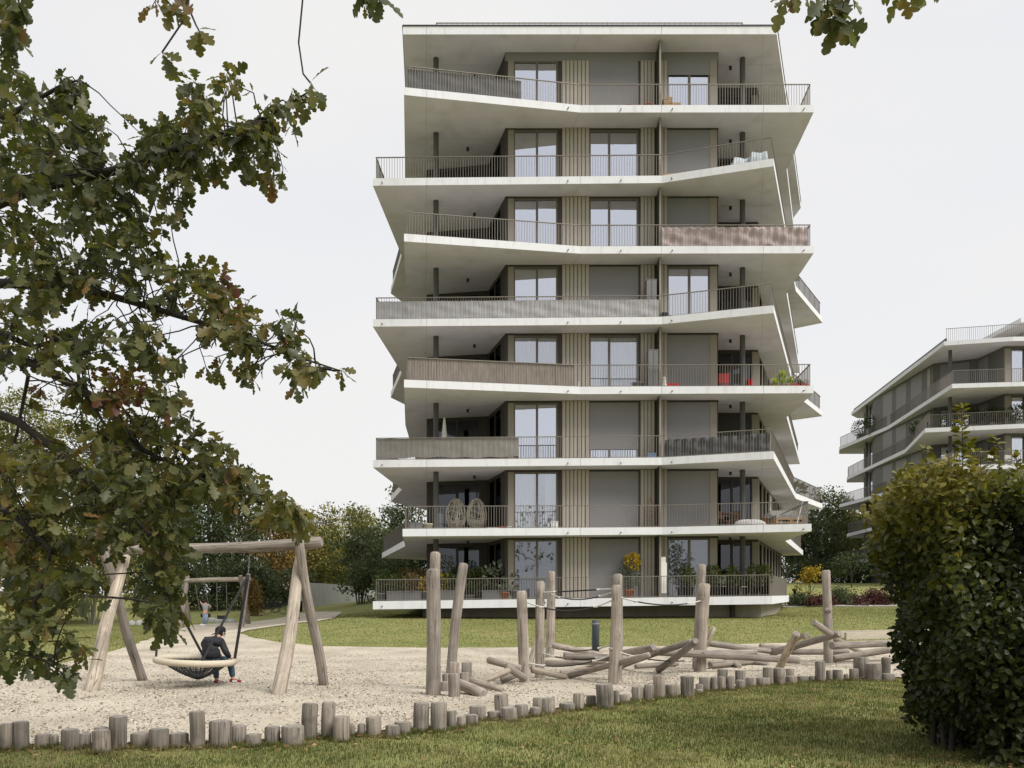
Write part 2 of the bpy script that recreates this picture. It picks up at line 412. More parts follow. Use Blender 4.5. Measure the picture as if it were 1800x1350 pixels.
F0_ = [(-5.87, 34.8), (6.28, 34.6), (10.84, 34.4), (15.1, 45.0), (16.5, 52.0), (9, 55.2), (-5.5, 54.5), (-5.8, 42)]
R_ = [(-4.58, 34.6), (11.1, 34.6), (13.16, 39.5), (17.5, 50.0), (17.5, 54.5), (-6.5, 54.5), (-5.3, 41.9)]
POLY = [F0_, F1_, B_, A_, B_, A_, B_, A_]
def inset(poly, d):
    n = len(poly); out = []
    for i in range(n):
        p0, p1, p2 = Vector(poly[i - 1]), Vector(poly[i]), Vector(poly[(i + 1) % n])
        e1 = (p1 - p0).normalized(); e2 = (p2 - p1).normalized()
        n1 = Vector((-e1.y, e1.x)); n2 = Vector((-e2.y, e2.x))
        b = (n1 + n2)
        b = b / max(b.length_squared, .3) * 2
        out.append(tuple(p1 + b * d))
    return out
tower = thing('apartment_building', 'eight storey apartment tower with folded white balcony slabs and bronze railings', 'apartment building', (3.4, 44, .8))

def add_railing(par, path, ztop, h=.94, sp=.112, w=.016, wr=None, wp=warp, rail_m=None):
    """one bar mesh (stuff) and one handrail under par"""
    mb = MB(); mr = MB()
    for (a, b) in zip(path[:-1], path[1:]):
        a = Vector(a); b = Vector(b); l = (b - a).length
        u = (b - a) / l; nn = Vector((-u.y, u.x))
        k = max(2, int(round(l / sp)))
        for i in range(k + (0)):
            p = a + u * (l * i / k)
            big = (i % 11 == 0)
            ww = w * (1.35 if big else 1.0)
            mb.box((p.x, p.y, ztop + h / 2 - .01), (ww / 2, ww / 2, h / 2), (Vector((u.x, u.y, 0)), Vector((nn.x, nn.y, 0)), Vector((0, 0, 1))))
        mr.bar((a.x - u.x * .02, a.y - u.y * .02, ztop + h), (b.x + u.x * .02, b.y + u.y * .02, ztop + h), .045, .03)
        mr.bar((a.x, a.y, ztop + .05), (b.x, b.y, ztop + .05), .016, .024)
    mb.build('railing_bars', rail_m or M['rail'], par, 'stuff', wp)
    mr.build('handrail', rail_m or M['rail'], par, None, wp)

def slab(par, poly, z, th, nfront, joints, name='balcony', wp=warp, spouts=True, rail=True, side_only=None):
    mb = MB()
    core = inset(poly, .025)
    mb.prism(core, z - th, z - .004, 0, 1, 0)
    s = mb.build(name, [M['soffit'], M['slab_top']], par, None, wp)
    # fascia panels: separate precast pieces with open joints
    n = len(poly); core_o = poly
    for i in range(n):
        a = Vector(poly[i]); b = Vector(poly[(i + 1) % n]); l = (b - a).length
        if l < .3: continue
        u = (b - a) / l; nn = Vector((u.y, -u.x))
        cuts = [0, l]
        for jx in joints:
            # joint given as photo column: cut where the sight line meets this edge
            c = (jx - CX) / FPX
            den = u.x - c * u.y
            if abs(den) > 1e-6 and i < nfront:
                t = (c * a.y - a.x) / den
                if .5 < t < l - .5: cuts.append(t)
        if i >= nfront:
            k = int(l // 5.0)
            cuts += [l * q / (k + 1) for q in range(1, k + 1)]
        cuts.sort()
        for t0, t1 in zip(cuts[:-1], cuts[1:]):
            g0 = .009 if t0 > 0 else 0; g1 = .009 if t1 < l else 0
            p = a + u * (t0 + g0); q = a + u * (t1 - g1); c = (p + q) / 2 - nn * .0125
            fb = MB(); fb.box((c.x, c.y, z - th / 2), ((q - p).length / 2, .0125, th / 2 + .006), (Vector((u.x, u.y, 0)), Vector((nn.x, nn.y, 0)), Vector((0, 0, 1))))
            fb.build('fascia_panel', M['fascia'], s, None, wp)
    return s
def spout(par, p, nn, z, wp=warp):
    mb = MB(); mb.tube([(p[0], p[1], z), (p[0] + nn[0] * .16, p[1] + nn[1] * .16, z - .03)], .022, 7)
    mb.build('drain_spout', M['metal'], par, None, wp)
def ray_edge(px, a, b):
    c = (px - CX) / FPX; a = Vector(a); b = Vector(b); u = b - a
    t = (c * a.y - a.x) / (u.x - c * u.y)
    return a + u * t, t
def front_point(poly, px, nfront):
    for i in range(nfront):
        p, t = ray_edge(px, poly[i], poly[i + 1])
        if -.001 <= t <= 1.001:
            u = (Vector(poly[i + 1]) - Vector(poly[i])).normalized()
            return p, u, i
    return None

RAILP = {}; YW_ = 35.73
for k in range(8):
    z = Zs[k]; poly = POLY[k]
    s = slab(tower, poly, z, .33 if k == 0 else TH, 2, (750, 1020, 1163, 1342) if poly[0] != B_[0] else (750, 1020, 1163))
    n = len(poly)
    ins = inset(poly, .12)
    if k == 0:
        path = [ins[7], ins[0], ins[1], ins[2], ins[3]]
        path2 = [ins[7], ins[0], ins[1], ins[2]]
        add_railing(s, path2, z, .90)
        RAILP[k] = ins
    else:
        start = n - 1
        path = ([ins[n - 2]] if len(poly) > 8 else []) + [ins[start]] + ins[0:n - 2]
        path = [ins[n - 2], ins[n - 1]] + ins[0:5]
        add_railing(s, path, z)
        RAILP[k] = ins
    for px in ((672, 998, 1091, 1181) if poly[0][0] < -5 else (998, 1091, 1181, 1412)):
        fp = front_point(poly, px, 2)
        if fp: spout(s, fp[0], (fp[1].y, -fp[1].x), z - .2)
    # downlight boxes under the slab above
roof = slab(tower, R_, ROOF_T, ROOF_T - ROOF_B, 1, (750, 1020, 1163), 'roof')
mb = MB()
for i in range(len(R_)):
    a = R_[i]; b = R_[(i + 1) % len(R_)]
    mb.bar((a[0], a[1], ROOF_T + .03), (b[0], b[1], ROOF_T + .03), .06, .05)
mb.build('roof_edge_trim', M['metal'], roof, None, warp)
rr = [(-3.25, 44), (-3.2, 34.95), (9.75, 34.95), (11.5, 40)]
add_railing(roof, rr, ROOF_T + .02, .36, .22, .016)
mb = MB(); core = inset(R_, 2.9)
mb.b2((-3.2, 37.5, ROOF_T), (11, 50, ROOF_T + .25)); mb.build('roof_terrace_deck', M['slab_top'], roof, None, warp)

# joints between the precast slabs, seen on the soffits
for k in range(1, 9):
    if k < 8: zb_, poly, nf_, js = Zs[k] - TH, POLY[k], 2, (750, 1020, 1163, 1342)
    else: zb_, poly, nf_, js = ROOF_B, R_, 1, (750, 1020, 1163, 1342)
    for px in js:
        fp = front_point(poly, px, nf_)
        if not fp: continue
        a = fp[0]; b = {750: (-4.1, 39.1), 1020: (a.x - .25, YW_), 1163: (a.x - .12, YW_), 1342: (11.5, 38.1)}[px]
        mb = MB(); mb.bar((a.x, a.y + .05, zb_ - .002), (b[0], b[1], zb_ - .002), .012, .006); mb.build('slab_joint', M['joint'], tower, None, warp)
    for (xa, xb) in ((-4.0, -.35), (9.0, 11.6)):
        mb = MB(); mb.bar((xa, 36.6, zb_ - .002), (xb, 36.6, zb_ - .002), .012, .006); mb.build('slab_joint', M['joint'], tower, None, warp)
# dark core that the rooms stand against, one per storey, and round columns
WALL = [(-4.06, 39.23), (-1.15, 38.72), (-.3, 35.73), (8.95, 35.73), (9.2, 38.2), (11.4, 38.2), (17.2, 52.4), (-5.2, 53.0)]
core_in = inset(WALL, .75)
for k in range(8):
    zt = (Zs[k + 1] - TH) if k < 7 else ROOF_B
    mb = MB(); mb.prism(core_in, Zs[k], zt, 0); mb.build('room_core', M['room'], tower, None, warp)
for (x, y) in ((-3.33, 36.15), (10.1, 36.15)):
    for k in range(8):
        zt = (Zs[k + 1] - TH) if k < 7 else ROOF_B
        mb = MB(); mb.tube([(x, y, Zs[k]), (x, y, zt - .003)], .118, 20)
        c = mb.build('column', M['column'], tower, None, warp)
    # small dark lamps
for k in range(8):
    zt = (Zs[k + 1] - TH) if k < 7 else ROOF_B
    for (x, y) in ((-2.0 if k % 2 == 0 else -1.7, 37.3), (9.72, 36.7)):
        mb = MB(); mb.tube([(x, y, zt - .14), (x, y, zt - .002)], .06, 12); mb.build('ceiling_lamp', M['metal'], tower, None, warp)

class Run:
    """a straight wall run: u along, n outward"""
    def __init__(s, p0, p1):
        s.a = Vector((p0[0], p0[1])); s.b = Vector((p1[0], p1[1])); s.l = (s.b - s.a).length
        s.u = (s.b - s.a) / s.l; s.n = Vector((s.u.y, -s.u.x))
        s.ax = (Vector((s.u.x, s.u.y, 0)), Vector((s.n.x, s.n.y, 0)), Vector((0, 0, 1)))
    def box(s, mb, u0, u1, n0, n1, z0, z1, mi=0):
        c = s.a + s.u * ((u0 + u1) / 2) + s.n * ((n0 + n1) / 2)
        mb.box((c.x, c.y, (z0 + z1) / 2), ((u1 - u0) / 2, (n1 - n0) / 2, (z1 - z0) / 2), s.ax, mi)
    def pt(s, u, n): return s.a + s.u * u + s.n * n
def window(run, par, u0, u1, z0, z1, panes=2, mat_f='frame', wp=warp, curtain=None, glass='glass', fw=.065, transom=None, split=None):
    mb = MB()
    run.box(mb, u0, u0 + fw, -.12, -.02, z0, z1); run.box(mb, u1 - fw, u1, -.12, -.02, z0, z1)
    run.box(mb, u0 + fw, u1 - fw, -.12, -.02, z1 - fw, z1); run.box(mb, u0 + fw, u1 - fw, -.12, -.02, z0, z0 + .05)
    edges = [u0 + fw]
    if split: ms = [split]
    else: ms = [u0 + (u1 - u0) * i / panes for i in range(1, panes)]
    cells = []
    prev = u0 + fw
    for mpos in ms:
        run.box(mb, mpos - .05, mpos + .05, -.125, -.015, z0 + .05, z1 - fw); cells.append((prev, mpos - .05)); prev = mpos + .05
    cells.append((prev, u1 - fw))
    w = mb.build('window', M[mat_f], par, None, wp)
    for (c0, c1) in cells:
        g = MB(); pc = run.pt((c0 + c1) / 2, -.073); ta, tb = random.uniform(-.006, .006), random.uniform(-.006, .006)
        gx_ = (run.ax[0] + run.ax[1] * ta).normalized(); gz_ = (Vector((0, 0, 1)) + run.ax[1] * tb).normalized(); gy_ = gz_.cross(gx_).normalized()
        g.box((pc.x, pc.y, (z0 + z1 - fw + .05) / 2), ((c1 - c0) / 2 + .004, .004, (z1 - z0 - fw - .046) / 2 + .004), (gx_, gy_, gz_)); g.build('pane', M[glass], w, None, wp)
    # room box behind: floor-to-head dark recess is the core; curtain sheets hang inside
    if curtain:
        for (f0, f1, m) in curtain:
            cm = MB(); n = max(8, int((f1 - f0) * (u1 - u0) / .05)); vs_ = []; fs = []
            for i in range(n + 1):
                u = u0 + (u1 - u0) * (f0 + (f1 - f0) * i / n)
                dn = -.24 + .022 * math.sin(i * 1.9) + .012 * math.sin(i * .7 + u0)
                p = run.pt(u, dn); vs_ += [(p.x, p.y, z0 + .03), (p.x, p.y, z1 - .05)]
            for i in range(n): fs.append((2 * i, 2 * i + 2, 2 * i + 3, 2 * i + 1))
            cm.add(vs_, fs, 0, True); cm.build('curtain', M[m], w, None, wp)
    return w
def shutter(run, par, u0, u1, z0, z1, full, wp=warp):
    mb = MB()
    zb = z1 - (z1 - z0) * full
    # fabric sheet with a bottom bar, side guides
    run.box(mb, u0, u1, -.012, -.004, zb + .05, z1); run.box(mb, u0, u1, -.022, .004, zb, zb + .05)
    s = mb.build('roller_shutter', M['shutter'], par, None, wp)
    return s
def plain(run, par, u0, u1, n0, n1, z0, z1, m, name='wall_panel', wp=warp):
    mb = MB(); run.box(mb, u0, u1, n0, n1, z0, z1); return mb.build(name, M[m], par, None, wp)
def ribs(run, par, u0, u1, z0, z1, k, wp=warp):
    p = plain(run, par, u0, u1, -.10, -.02, z0, z1, 'tan', 'rib_backing', wp)
    w = (u1 - u0) / k
    for i in range(k):
        mb = MB(); run.box(mb, u0 + w * (i + .10), u0 + w * (i + .84), -.02, .03, z0 + .01, z1 - .004); mb.build('cladding_rib', M['rib'], p, None, wp)

YW = 35.73
front = Run((-.3, YW), (8.95, YW))
def fu(px): return (px - CX) / FPX * YW + .3
# (k: left window, middle, right); numbers = how far the shutter is down
STATE = {7: ('w', 1.0, .24), 6: ('w', 'w', .84), 5: ('w', 'w', 1.0), 4: ('w', 1.0, 'w'), 3: ('w', 'w', 1.0), 2: ('w', .79, 1.0), 1: ('w', 1.0, 1.0), 0: ('w', 1.0, 'w')}
for k in range(8):
    z0 = Zs[k]; zt = (Zs[k + 1] - TH) if k < 7 else ROOF_B
    zh = zt - (.38 if k == 7 else .10)
    lv = tower
    # header
    plain(front, lv, -.0, front.l, -.14, -.03 if k < 7 else -.01, zh, zt - .002, 'bronze' if k < 7 else 'shutter', 'header_panel')
    plain(front, lv, 0, fu(893), -.14, -.02, z0, zh, 'bronze', 'corner_post')
    plain(front, lv, fu(893), fu(903), -.12, .015, z0, zh, 'tan', 'wall_panel')
    gl = {0: 'glass_dark', 1: 'glass_curtain', 3: 'glass_curtain'}.get(k, 'glass')
    cw = {7: None, 6: [(.05, .95, 'curtain')], 5: None, 4: [(.1, .9, 'curtain')], 3: [(.03, .97, 'curtain')], 2: [(.05, .95, 'curtain')], 1: [(.0, .45, 'curtain'), (.72, 1, 'curtain')], 0: [(.02, .98, 'curtain')]}[k]
    window(front, lv, fu(903), fu(980), z0 + .02, zh, 2, curtain=cw, glass=gl, split=fu(944))
    plain(front, lv, fu(980), fu(988), -.14, -.03, z0, zh, 'bronze', 'jamb')
    ribs(front, lv, fu(988), fu(1036), z0, zt - .02 if k < 7 else zh, 7)
    # middle
    stt = STATE[k][1]
    if stt == 'w' or stt < 1:
        window(front, lv, fu(1036), fu(1122), z0 + .02, zh, 2, split=fu(1071), curtain={6: [(.72, .97, 'curtain_red')], 3: [(.03, .97, 'curtain')], 2: [(.02, .98, 'curtain')]}.get(k), glass=gl)
    else:
        plain(front, lv, fu(1036), fu(1122), -.14, -.06, z0, zh, 'bronze', 'window_back')
    if stt != 'w': shutter(front, lv, fu(1036), fu(1122), z0 + .02, zh, stt)
    plain(front, lv, fu(1122), fu(1126), -.14, -.02, z0, zh, 'bronze', 'jamb')
    ribs(front, lv, fu(1126), fu(1151), z0, zt - .02 if k < 7 else zh, 4)
    plain(front, lv, fu(1151), fu(1161), -.14, -.04, z0, zh, 'dark', 'wall_panel')
    ribs(front, lv, fu(1161), fu(1173), z0, zt - .02 if k < 7 else zh, 2)
    stt = STATE[k][2]
    if stt == 'w' or stt < 1:
        window(front, lv, fu(1173), fu(1248), z0 + .02, zh, 2, split=fu(1212), curtain={0: [(.02, .98, 'curtain')], 7: [(.05, .9, 'curtain')]}.get(k), glass=gl)
    else:
        plain(front, lv, fu(1173), fu(1248), -.14, -.06, z0, zh, 'bronze', 'window_back')
    if stt != 'w': shutter(front, lv, fu(1173), fu(1248), z0 + .02, zh, stt)
    plain(front, lv, fu(1248), fu(1260.5), -.14, .015, z0, zh, 'tan', 'pilaster')
    # partition fin
    mb = MB(); x = (1160.5 - CX) / FPX * 34.95
    mb.b2((x - .03, 34.97, z0 + .0), (x + .03, YW + .02, zt - .003)); f = mb.build('partition', M['bronze'], tower, None, warp)
    mb = MB(); mb.b2((x - .036, 34.94, z0), (x + .036, 34.967, zt - .003)); mb.build('edge_strip', M['tan'], f, None, warp)
    # left return and loggia back wall
    r = Run((-1.15, 38.72), (-.3, YW))
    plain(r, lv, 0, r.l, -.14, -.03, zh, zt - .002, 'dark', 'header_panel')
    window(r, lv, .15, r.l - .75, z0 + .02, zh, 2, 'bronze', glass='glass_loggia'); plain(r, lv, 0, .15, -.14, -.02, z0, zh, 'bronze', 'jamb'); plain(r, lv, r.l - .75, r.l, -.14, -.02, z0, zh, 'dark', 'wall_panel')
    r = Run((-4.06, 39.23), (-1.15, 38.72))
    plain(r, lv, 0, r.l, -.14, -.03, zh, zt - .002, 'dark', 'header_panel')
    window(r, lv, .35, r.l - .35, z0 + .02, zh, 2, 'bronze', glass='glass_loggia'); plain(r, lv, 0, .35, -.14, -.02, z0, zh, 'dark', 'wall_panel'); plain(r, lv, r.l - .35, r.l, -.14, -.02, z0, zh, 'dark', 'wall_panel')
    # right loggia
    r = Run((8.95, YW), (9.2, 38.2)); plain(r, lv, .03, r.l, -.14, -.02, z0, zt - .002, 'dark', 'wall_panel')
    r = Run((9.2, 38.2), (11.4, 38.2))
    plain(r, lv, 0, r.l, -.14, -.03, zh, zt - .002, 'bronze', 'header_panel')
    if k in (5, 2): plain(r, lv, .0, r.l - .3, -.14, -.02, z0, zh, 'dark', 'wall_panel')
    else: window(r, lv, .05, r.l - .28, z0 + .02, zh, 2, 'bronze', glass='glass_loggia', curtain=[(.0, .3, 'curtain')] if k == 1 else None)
    plain(r, lv, r.l - .28 if k not in (5, 2) else r.l - .3, r.l, -.14, .015, z0, zh, 'tan', 'pilaster')
    r = Run((11.4, 38.2), (17.2, 52.4))
    plain(r, lv, 0.02, r.l, -.14, -.03, zh, zt - .002, 'bronze', 'header_panel')
    u = .02; q = 0
    while u < r.l - 1.0:
        plain(r, lv, u, u + .34, -.14, .02, z0, zh, 'tan', 'pilaster'); u += .34
        w_ = min(1.5, r.l - u)
        if q % 4 == 3 and k != 0: plain(r, lv, u, u + w_, -.14, -.02, z0, zh, 'soffit', 'wall_panel')
        else: window(r, lv, u, u + w_, z0 + .02, zh, 1, 'bronze', glass='glass_loggia')
        u += w_; q += 1
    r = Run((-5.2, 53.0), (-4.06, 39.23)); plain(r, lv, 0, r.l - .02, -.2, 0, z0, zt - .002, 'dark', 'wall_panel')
# plinth below the ground-floor terrace
mb = MB(); mb.prism([(-3.95, 36.6), (8.3, 36.6), (8.3, 36.0), (10.75, 35.6), (14.9, 45.6), (15.5, 52), (-5, 53)], -1.7, -.33)
mb.build('plinth', M['plinth'], tower, None, warp)
mb = MB(); mb.b2((9.45, 35.55, -1.0), (9.62, 36.2, -.34)); mb.build('plinth_slot', M['dark'], tower, None, warp)
# terrace side screen on the ground floor
a = Vector(RAILP[0][2]); b = Vector(RAILP[0][3]); u = (b - a).normalized()
mb = MB(); c = (a + b) / 2; mb.box((c.x, c.y, .46), ((b - a).length / 2, .02, .46), (Vector((u.x, u.y, 0)), Vector((u.y, -u.x, 0)), Vector((0, 0, 1))))
mb.build('side_screen', mat('perforated_metal', (.12, .105, .09), .6, .1, 30), tower, None, warp)

# ------------------------------------------------------------------ second building, right
Z2 = [.8, 3.75, 6.7, 9.65, 12.6, 15.55]
block = thing('apartment_building', 'smaller grey apartment block half hidden behind the hedge at right', 'apartment building', (38, 72, 1.2))
def w2(v):
    v = v.copy(); v[:, 2] += EYE; return v
C_ = [(31.9, 59.8), (36.7, 59.2), (48, 59.2), (48, 87), (34.5, 87), (33.6, 84.7), (33.9, 74.4)]
D_ = [(30.6, 61.1), (36.9, 59.5), (48, 59.2), (48, 87), (35.5, 87.5), (34.7, 85.4), (33.2, 69.7)]
R2_ = [(32.1, 61.3), (36.6, 60.2), (48, 60), (48, 87), (36, 86), (34.8, 84.6)]
W2_ = [(36.7, 61.4), (46, 61.4), (46, 84), (35.8, 84), (34.1, 77.5), (33.7, 66), (36.5, 64.6)]
for k, z in enumerate(Z2):
    poly = D_ if k % 2 == 0 else C_
    s = slab(block, poly, z, .3, 0, (), 'balcony', w2)
    ins = inset(poly, .12); add_railing(s, [ins[4], ins[5], ins[6], ins[0], ins[1], ins[2]], z, 1.0, .14, .02, wp=w2)
    zt = (Z2[k + 1] - .3) if k < 5 else 18.8
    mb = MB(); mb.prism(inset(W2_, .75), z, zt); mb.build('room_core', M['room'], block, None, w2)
    for (x, y) in ((34.6, 80.5), (33.2, 62.5)):
        mb = MB(); mb.tube([(x, y, z), (x, y, zt - .003)], .13, 14); mb.build('column', M['column'], block, None, w2)
    specs = [((36.7, 61.4), (46, 61.4), [('tan', .45), ('win', 1.9), ('dark', .5), ('shut', 2.0), ('tan', .5), ('win', 2), ('dark', 1.9)]),
             ((36.5, 64.6), (36.7, 61.4), [('shut', 1.2), ('dark', 2.0)]),
             ((33.7, 66), (36.5, 64.6), [('dark', .5), ('win' if k != 5 else 'shut', 2.0), ('dark', .6)]),
             ((34.1, 77.5), (33.7, 66), [('dark', 1.8), ('shut', 2.0), ('dark', .8), ('shut', 2.0), ('dark', .9), ('shut', 2.0), ('dark', 1.0), ('tan', .5), ('dark', .5)]),
             ((35.8, 84), (34.1, 77.5), [('dark', 1.2), ('win', 1.5), ('dark', 1.0), ('win', 1.5), ('dark', 1.5)])]
    for (p0, p1, segs) in specs:
        r = Run(p0, p1); tot = sum(x[1] for x in segs); u = 0
        plain(r, block, 0, r.l, -.14, -.02, zt - .2, zt - .002, 'dark2', 'header_panel', w2)
        for (ty, w_) in segs:
            w_ = w_ * r.l / tot
            if ty == 'win': window(r, block, u, u + w_, z + .02, zt - .2, 2 if w_ > 1.6 else 1, 'bronze', w2)
            elif ty == 'shut':
                plain(r, block, u, u + w_, -.14, -.06, z, zt - .2, 'bronze', 'window_back', w2); shutter(r, block, u, u + w_, z + .02, zt - .2, 1.0, w2)
            else: plain(r, block, u, u + w_, -.14, .01 if ty == 'tan' else -.02, z, zt - .2, 'tan' if ty == 'tan' else 'dark2', 'wall_panel', w2)
            u += w_
r2 = slab(block, R2_, 19.1, .3, 0, (), 'roof', w2)
ins = inset(R2_, .25)
add_railing(r2, [ins[0], ins[1], ins[2]], 19.1, 1.0, .14, .02, wp=w2)
mb = MB(); mb.bar((*ins[0], 19.25), (*ins[5], 19.25), .1, .3); mb.build('roof_edge_trim', M['metal'], r2, None, w2)
mb = MB(); mb.prism([(39.8, 64.5), (47.5, 64.5), (47.5, 84), (39.5, 84)], 21.6, 21.95); mb.build('penthouse_roof', M['fascia'], block, None, w2)
mb = MB(); mb.prism([(41.5, 66.5), (47, 66.5), (47, 83), (41.3, 83)], 19.1, 21.6); mb.build('penthouse_wall', M['tan'], block, None, w2)
mb = MB(); mb.b2((42.5, 70, 21.95), (43.6, 71, 23.2)); mb.build('chimney', M['metal'], block, None, w2)
mb = MB(); mb.prism([(36.5, 63), (46, 63), (46, 84), (36, 84)], -2.5, .5); mb.build('plinth', M['dark'], block, None, w2)
# ------------------------------------------------------------------ ground: lawn, gravel, path
def lawn_mat():
    m, n, out = new_mat('lawn'); L = n.links.new
    b = n.nodes.new('ShaderNodeBsdfPrincipled'); L(b.outputs[0], out.inputs[0]); b.inputs['Roughness'].default_value = .95; b.inputs['Specular IOR Level'].default_value = .1
    t = n.nodes.new('ShaderNodeTexCoord')
    z = n.nodes.new('ShaderNodeTexNoise'); z.inputs['Scale'].default_value = .55; z.inputs['Detail'].default_value = 8; z.inputs['Roughness'].default_value = .7; L(t.outputs['Object'], z.inputs['Vector'])
    r = ramp(n, [(.25, (.125, .145, .048)), (.45, (.20, .213, .078)), (.62, (.25, .24, .10)), (.78, (.26, .21, .12))]); L(z.outputs['Fac'], r.inputs[0])
    z2 = n.nodes.new('ShaderNodeTexNoise'); z2.inputs['Scale'].default_value = 34; z2.inputs['Detail'].default_value = 5; L(t.outputs['Object'], z2.inputs['Vector'])
    r2 = ramp(n, [(.3, (.62, .62, .6)), (.7, (1.3, 1.3, 1.25))]); L(z2.outputs['Fac'], r2.inputs[0])
    mu = n.nodes.new('ShaderNodeMixRGB'); mu.blend_type = 'MULTIPLY'; mu.inputs[0].default_value = 1; L(r.outputs[0], mu.inputs[1]); L(r2.outputs[0], mu.inputs[2]); L(mu.outputs[0], b.inputs['Base Color'])
    bp = n.nodes.new('ShaderNodeBump'); bp.inputs['Strength'].default_value = .4; bp.inputs['Distance'].default_value = .04; L(z2.outputs['Fac'], bp.inputs['Height']); L(bp.outputs[0], b.inputs['Normal'])
    return m
def gravel_mat(name, c=((.29, .25, .195), (.45, .405, .33), (.54, .495, .42))):
    m, n, out = new_mat(name); L = n.links.new
    b = n.nodes.new('ShaderNodeBsdfPrincipled'); L(b.outputs[0], out.inputs[0]); b.inputs['Roughness'].default_value = .95; b.inputs['Specular IOR Level'].default_value = .1
    t = n.nodes.new('ShaderNodeTexCoord')
    v = n.nodes.new('ShaderNodeTexVoronoi'); v.inputs['Scale'].default_value = 38; L(t.outputs['Object'], v.inputs['Vector'])
    sx = n.nodes.new('ShaderNodeSeparateColor'); L(v.outputs['Color'], sx.inputs[0])
    r = ramp(n, [(.0, c[0]), (.25, c[1]), (.8, c[1]), (1, c[2])]); L(sx.outputs[0], r.inputs[0])
    z = n.nodes.new('ShaderNodeTexNoise'); z.inputs['Scale'].default_value = .7; z.inputs['Detail'].default_value = 6; L(t.outputs['Object'], z.inputs['Vector'])
    r2 = ramp(n, [(.28, (.74, .715, .68)), (.5, (.97, .96, .95)), (.68, (1.12, 1.11, 1.09))]); L(z.outputs['Fac'], r2.inputs[0])
    mu = n.nodes.new('ShaderNodeMixRGB'); mu.blend_type = 'MULTIPLY'; mu.inputs[0].default_value = 1; L(r.outputs[0], mu.inputs[1]); L(r2.outputs[0], mu.inputs[2]); L(mu.outputs[0], b.inputs['Base Color'])
    bp = n.nodes.new('ShaderNodeBump'); bp.inputs['Strength'].default_value = .35; bp.inputs['Distance'].default_value = .02; bp.invert = True; L(v.outputs['Distance'], bp.inputs['Height']); L(bp.outputs[0], b.inputs['Normal'])
    return m
M['lawn'] = lawn_mat(); M['gravel'] = gravel_mat('gravel')
M['pathm'] = gravel_mat('path_gravel', ((.36, .33, .29), (.42, .39, .34), (.48, .45, .4)))
# lawn sheet reaching the horizon
xs = np.concatenate([np.linspace(-700, -80, 14), np.arange(-70, -24, 3.0), np.arange(-24, 24, .5), np.arange(24, 90, 3.0), np.linspace(100, 700, 13)])
ys = np.concatenate([np.linspace(-300, -30, 7), np.arange(-20, 4, 2.0), np.arange(4, 62, .5), np.arange(62, 130, 3.0), np.linspace(140, 1500, 16)])
gx, gy = np.meshgrid(xs, ys); gz = H(gx, gy)
nx, ny = len(xs), len(ys)
idx = np.arange(nx * ny).reshape(ny, nx)
F = np.stack([idx[:-1, :-1], idx[:-1, 1:], idx[1:, 1:], idx[1:, :-1]], -1).reshape(-1)
lawn = np_mesh('lawn', np.stack([gx, gy, gz], -1).reshape(-1, 3), F, np.arange(len(F) // 4) * 4, None, M['lawn'], None, 'structure', smooth=True)

GPX = [(-260, 1321), (0, 1314), (345, 1310), (520, 1301), (740, 1281), (880, 1262), (1000, 1245), (1100, 1232), (1200, 1222), (1300, 1207), (1440, 1196), (1570, 1193), (1700, 1194), (1900, 1190), (1900, 1128), (1560, 1126), (1440, 1130), (1250, 1135), (1140, 1138), (950, 1140), (750, 1140), (640, 1139), (560, 1137), (495, 1131), (447, 1123), (420, 1115), (432, 1109), (475, 1102.5), (520, 1096.5), (560, 1092), (584, 1088.5), (590, 1084), (604, 1076), (545, 1075.5), (518, 1081), (490, 1088), (450, 1093), (400, 1096), (340, 1098.5), (318, 1106), (300, 1112), (270, 1122), (230, 1137), (165, 1155), (100, 1170), (0, 1190), (-260, 1228)]
GPOLY = [tuple(G(x, y)[:2]) for x, y in GPX]
def in_poly(x, y, poly):
    x = np.asarray(x); y = np.asarray(y); ins = np.zeros(x.shape, bool); n = len(poly)
    for i in range(n):
        x1, y1 = poly[i]; x2, y2 = poly[(i + 1) % n]
        if y1 == y2: continue
        c = ((y1 > y) != (y2 > y)) & (x < (x2 - x1) * (y - y1) / (y2 - y1) + x1)
        ins ^= c
    return ins
def sheet(name, poly, step, lift, m, bump=0.0, kind='structure'):
    pa = np.array(poly); lo = pa.min(0); hi = pa.max(0)
    # densify the border
    bp = []
    for i in range(len(poly)):
        a = Vector(poly[i]); b = Vector(poly[(i + 1) % len(poly)]); k = max(1, int((b - a).length / (step * 1.5)))
        for q in range(k): bp.append(a.lerp(b, q / k) + Vector((random.uniform(-.06, .06), random.uniform(-.06, .06))) * min(1, (b - a).length))
    X, Y = np.meshgrid(np.arange(lo[0], hi[0], step), np.arange(lo[1], hi[1], step))
    X = X + rng.uniform(-.3, .3, X.shape) * step; Y = Y + rng.uniform(-.3, .3, Y.shape) * step
    ok = in_poly(X, Y, poly); X, Y = X[ok], Y[ok]
    nb = len(bp)
    pts = bp + [Vector((a, b)) for a, b in zip(X, Y)]
    v, e, f, *_ = delaunay_2d_cdt(pts, [(i, (i + 1) % nb) for i in range(nb)], [], 1, 1e-4)
    va = np.array([(p.x, p.y) for p in v])
    z = H(va[:, 0], va[:, 1]) + lift
    z = z + bump * (np.sin(va[:, 0] * 2.1 + np.sin(va[:, 1] * 1.3) * 2) * np.sin(va[:, 1] * 1.9) + .6 * np.sin(va[:, 0] * 5.3 + va[:, 1] * 4.1))
    me = bpy.data.meshes.new(name); me.from_pydata(np.column_stack([va, z]).tolist(), [], f)
    me.materials.append(m); me.polygons.foreach_set('use_smooth', [True] * len(me.polygons)); me.update()
    return link(name, me, None, kind)
sheet('gravel', GPOLY, .45, .03, M['gravel'], .008)
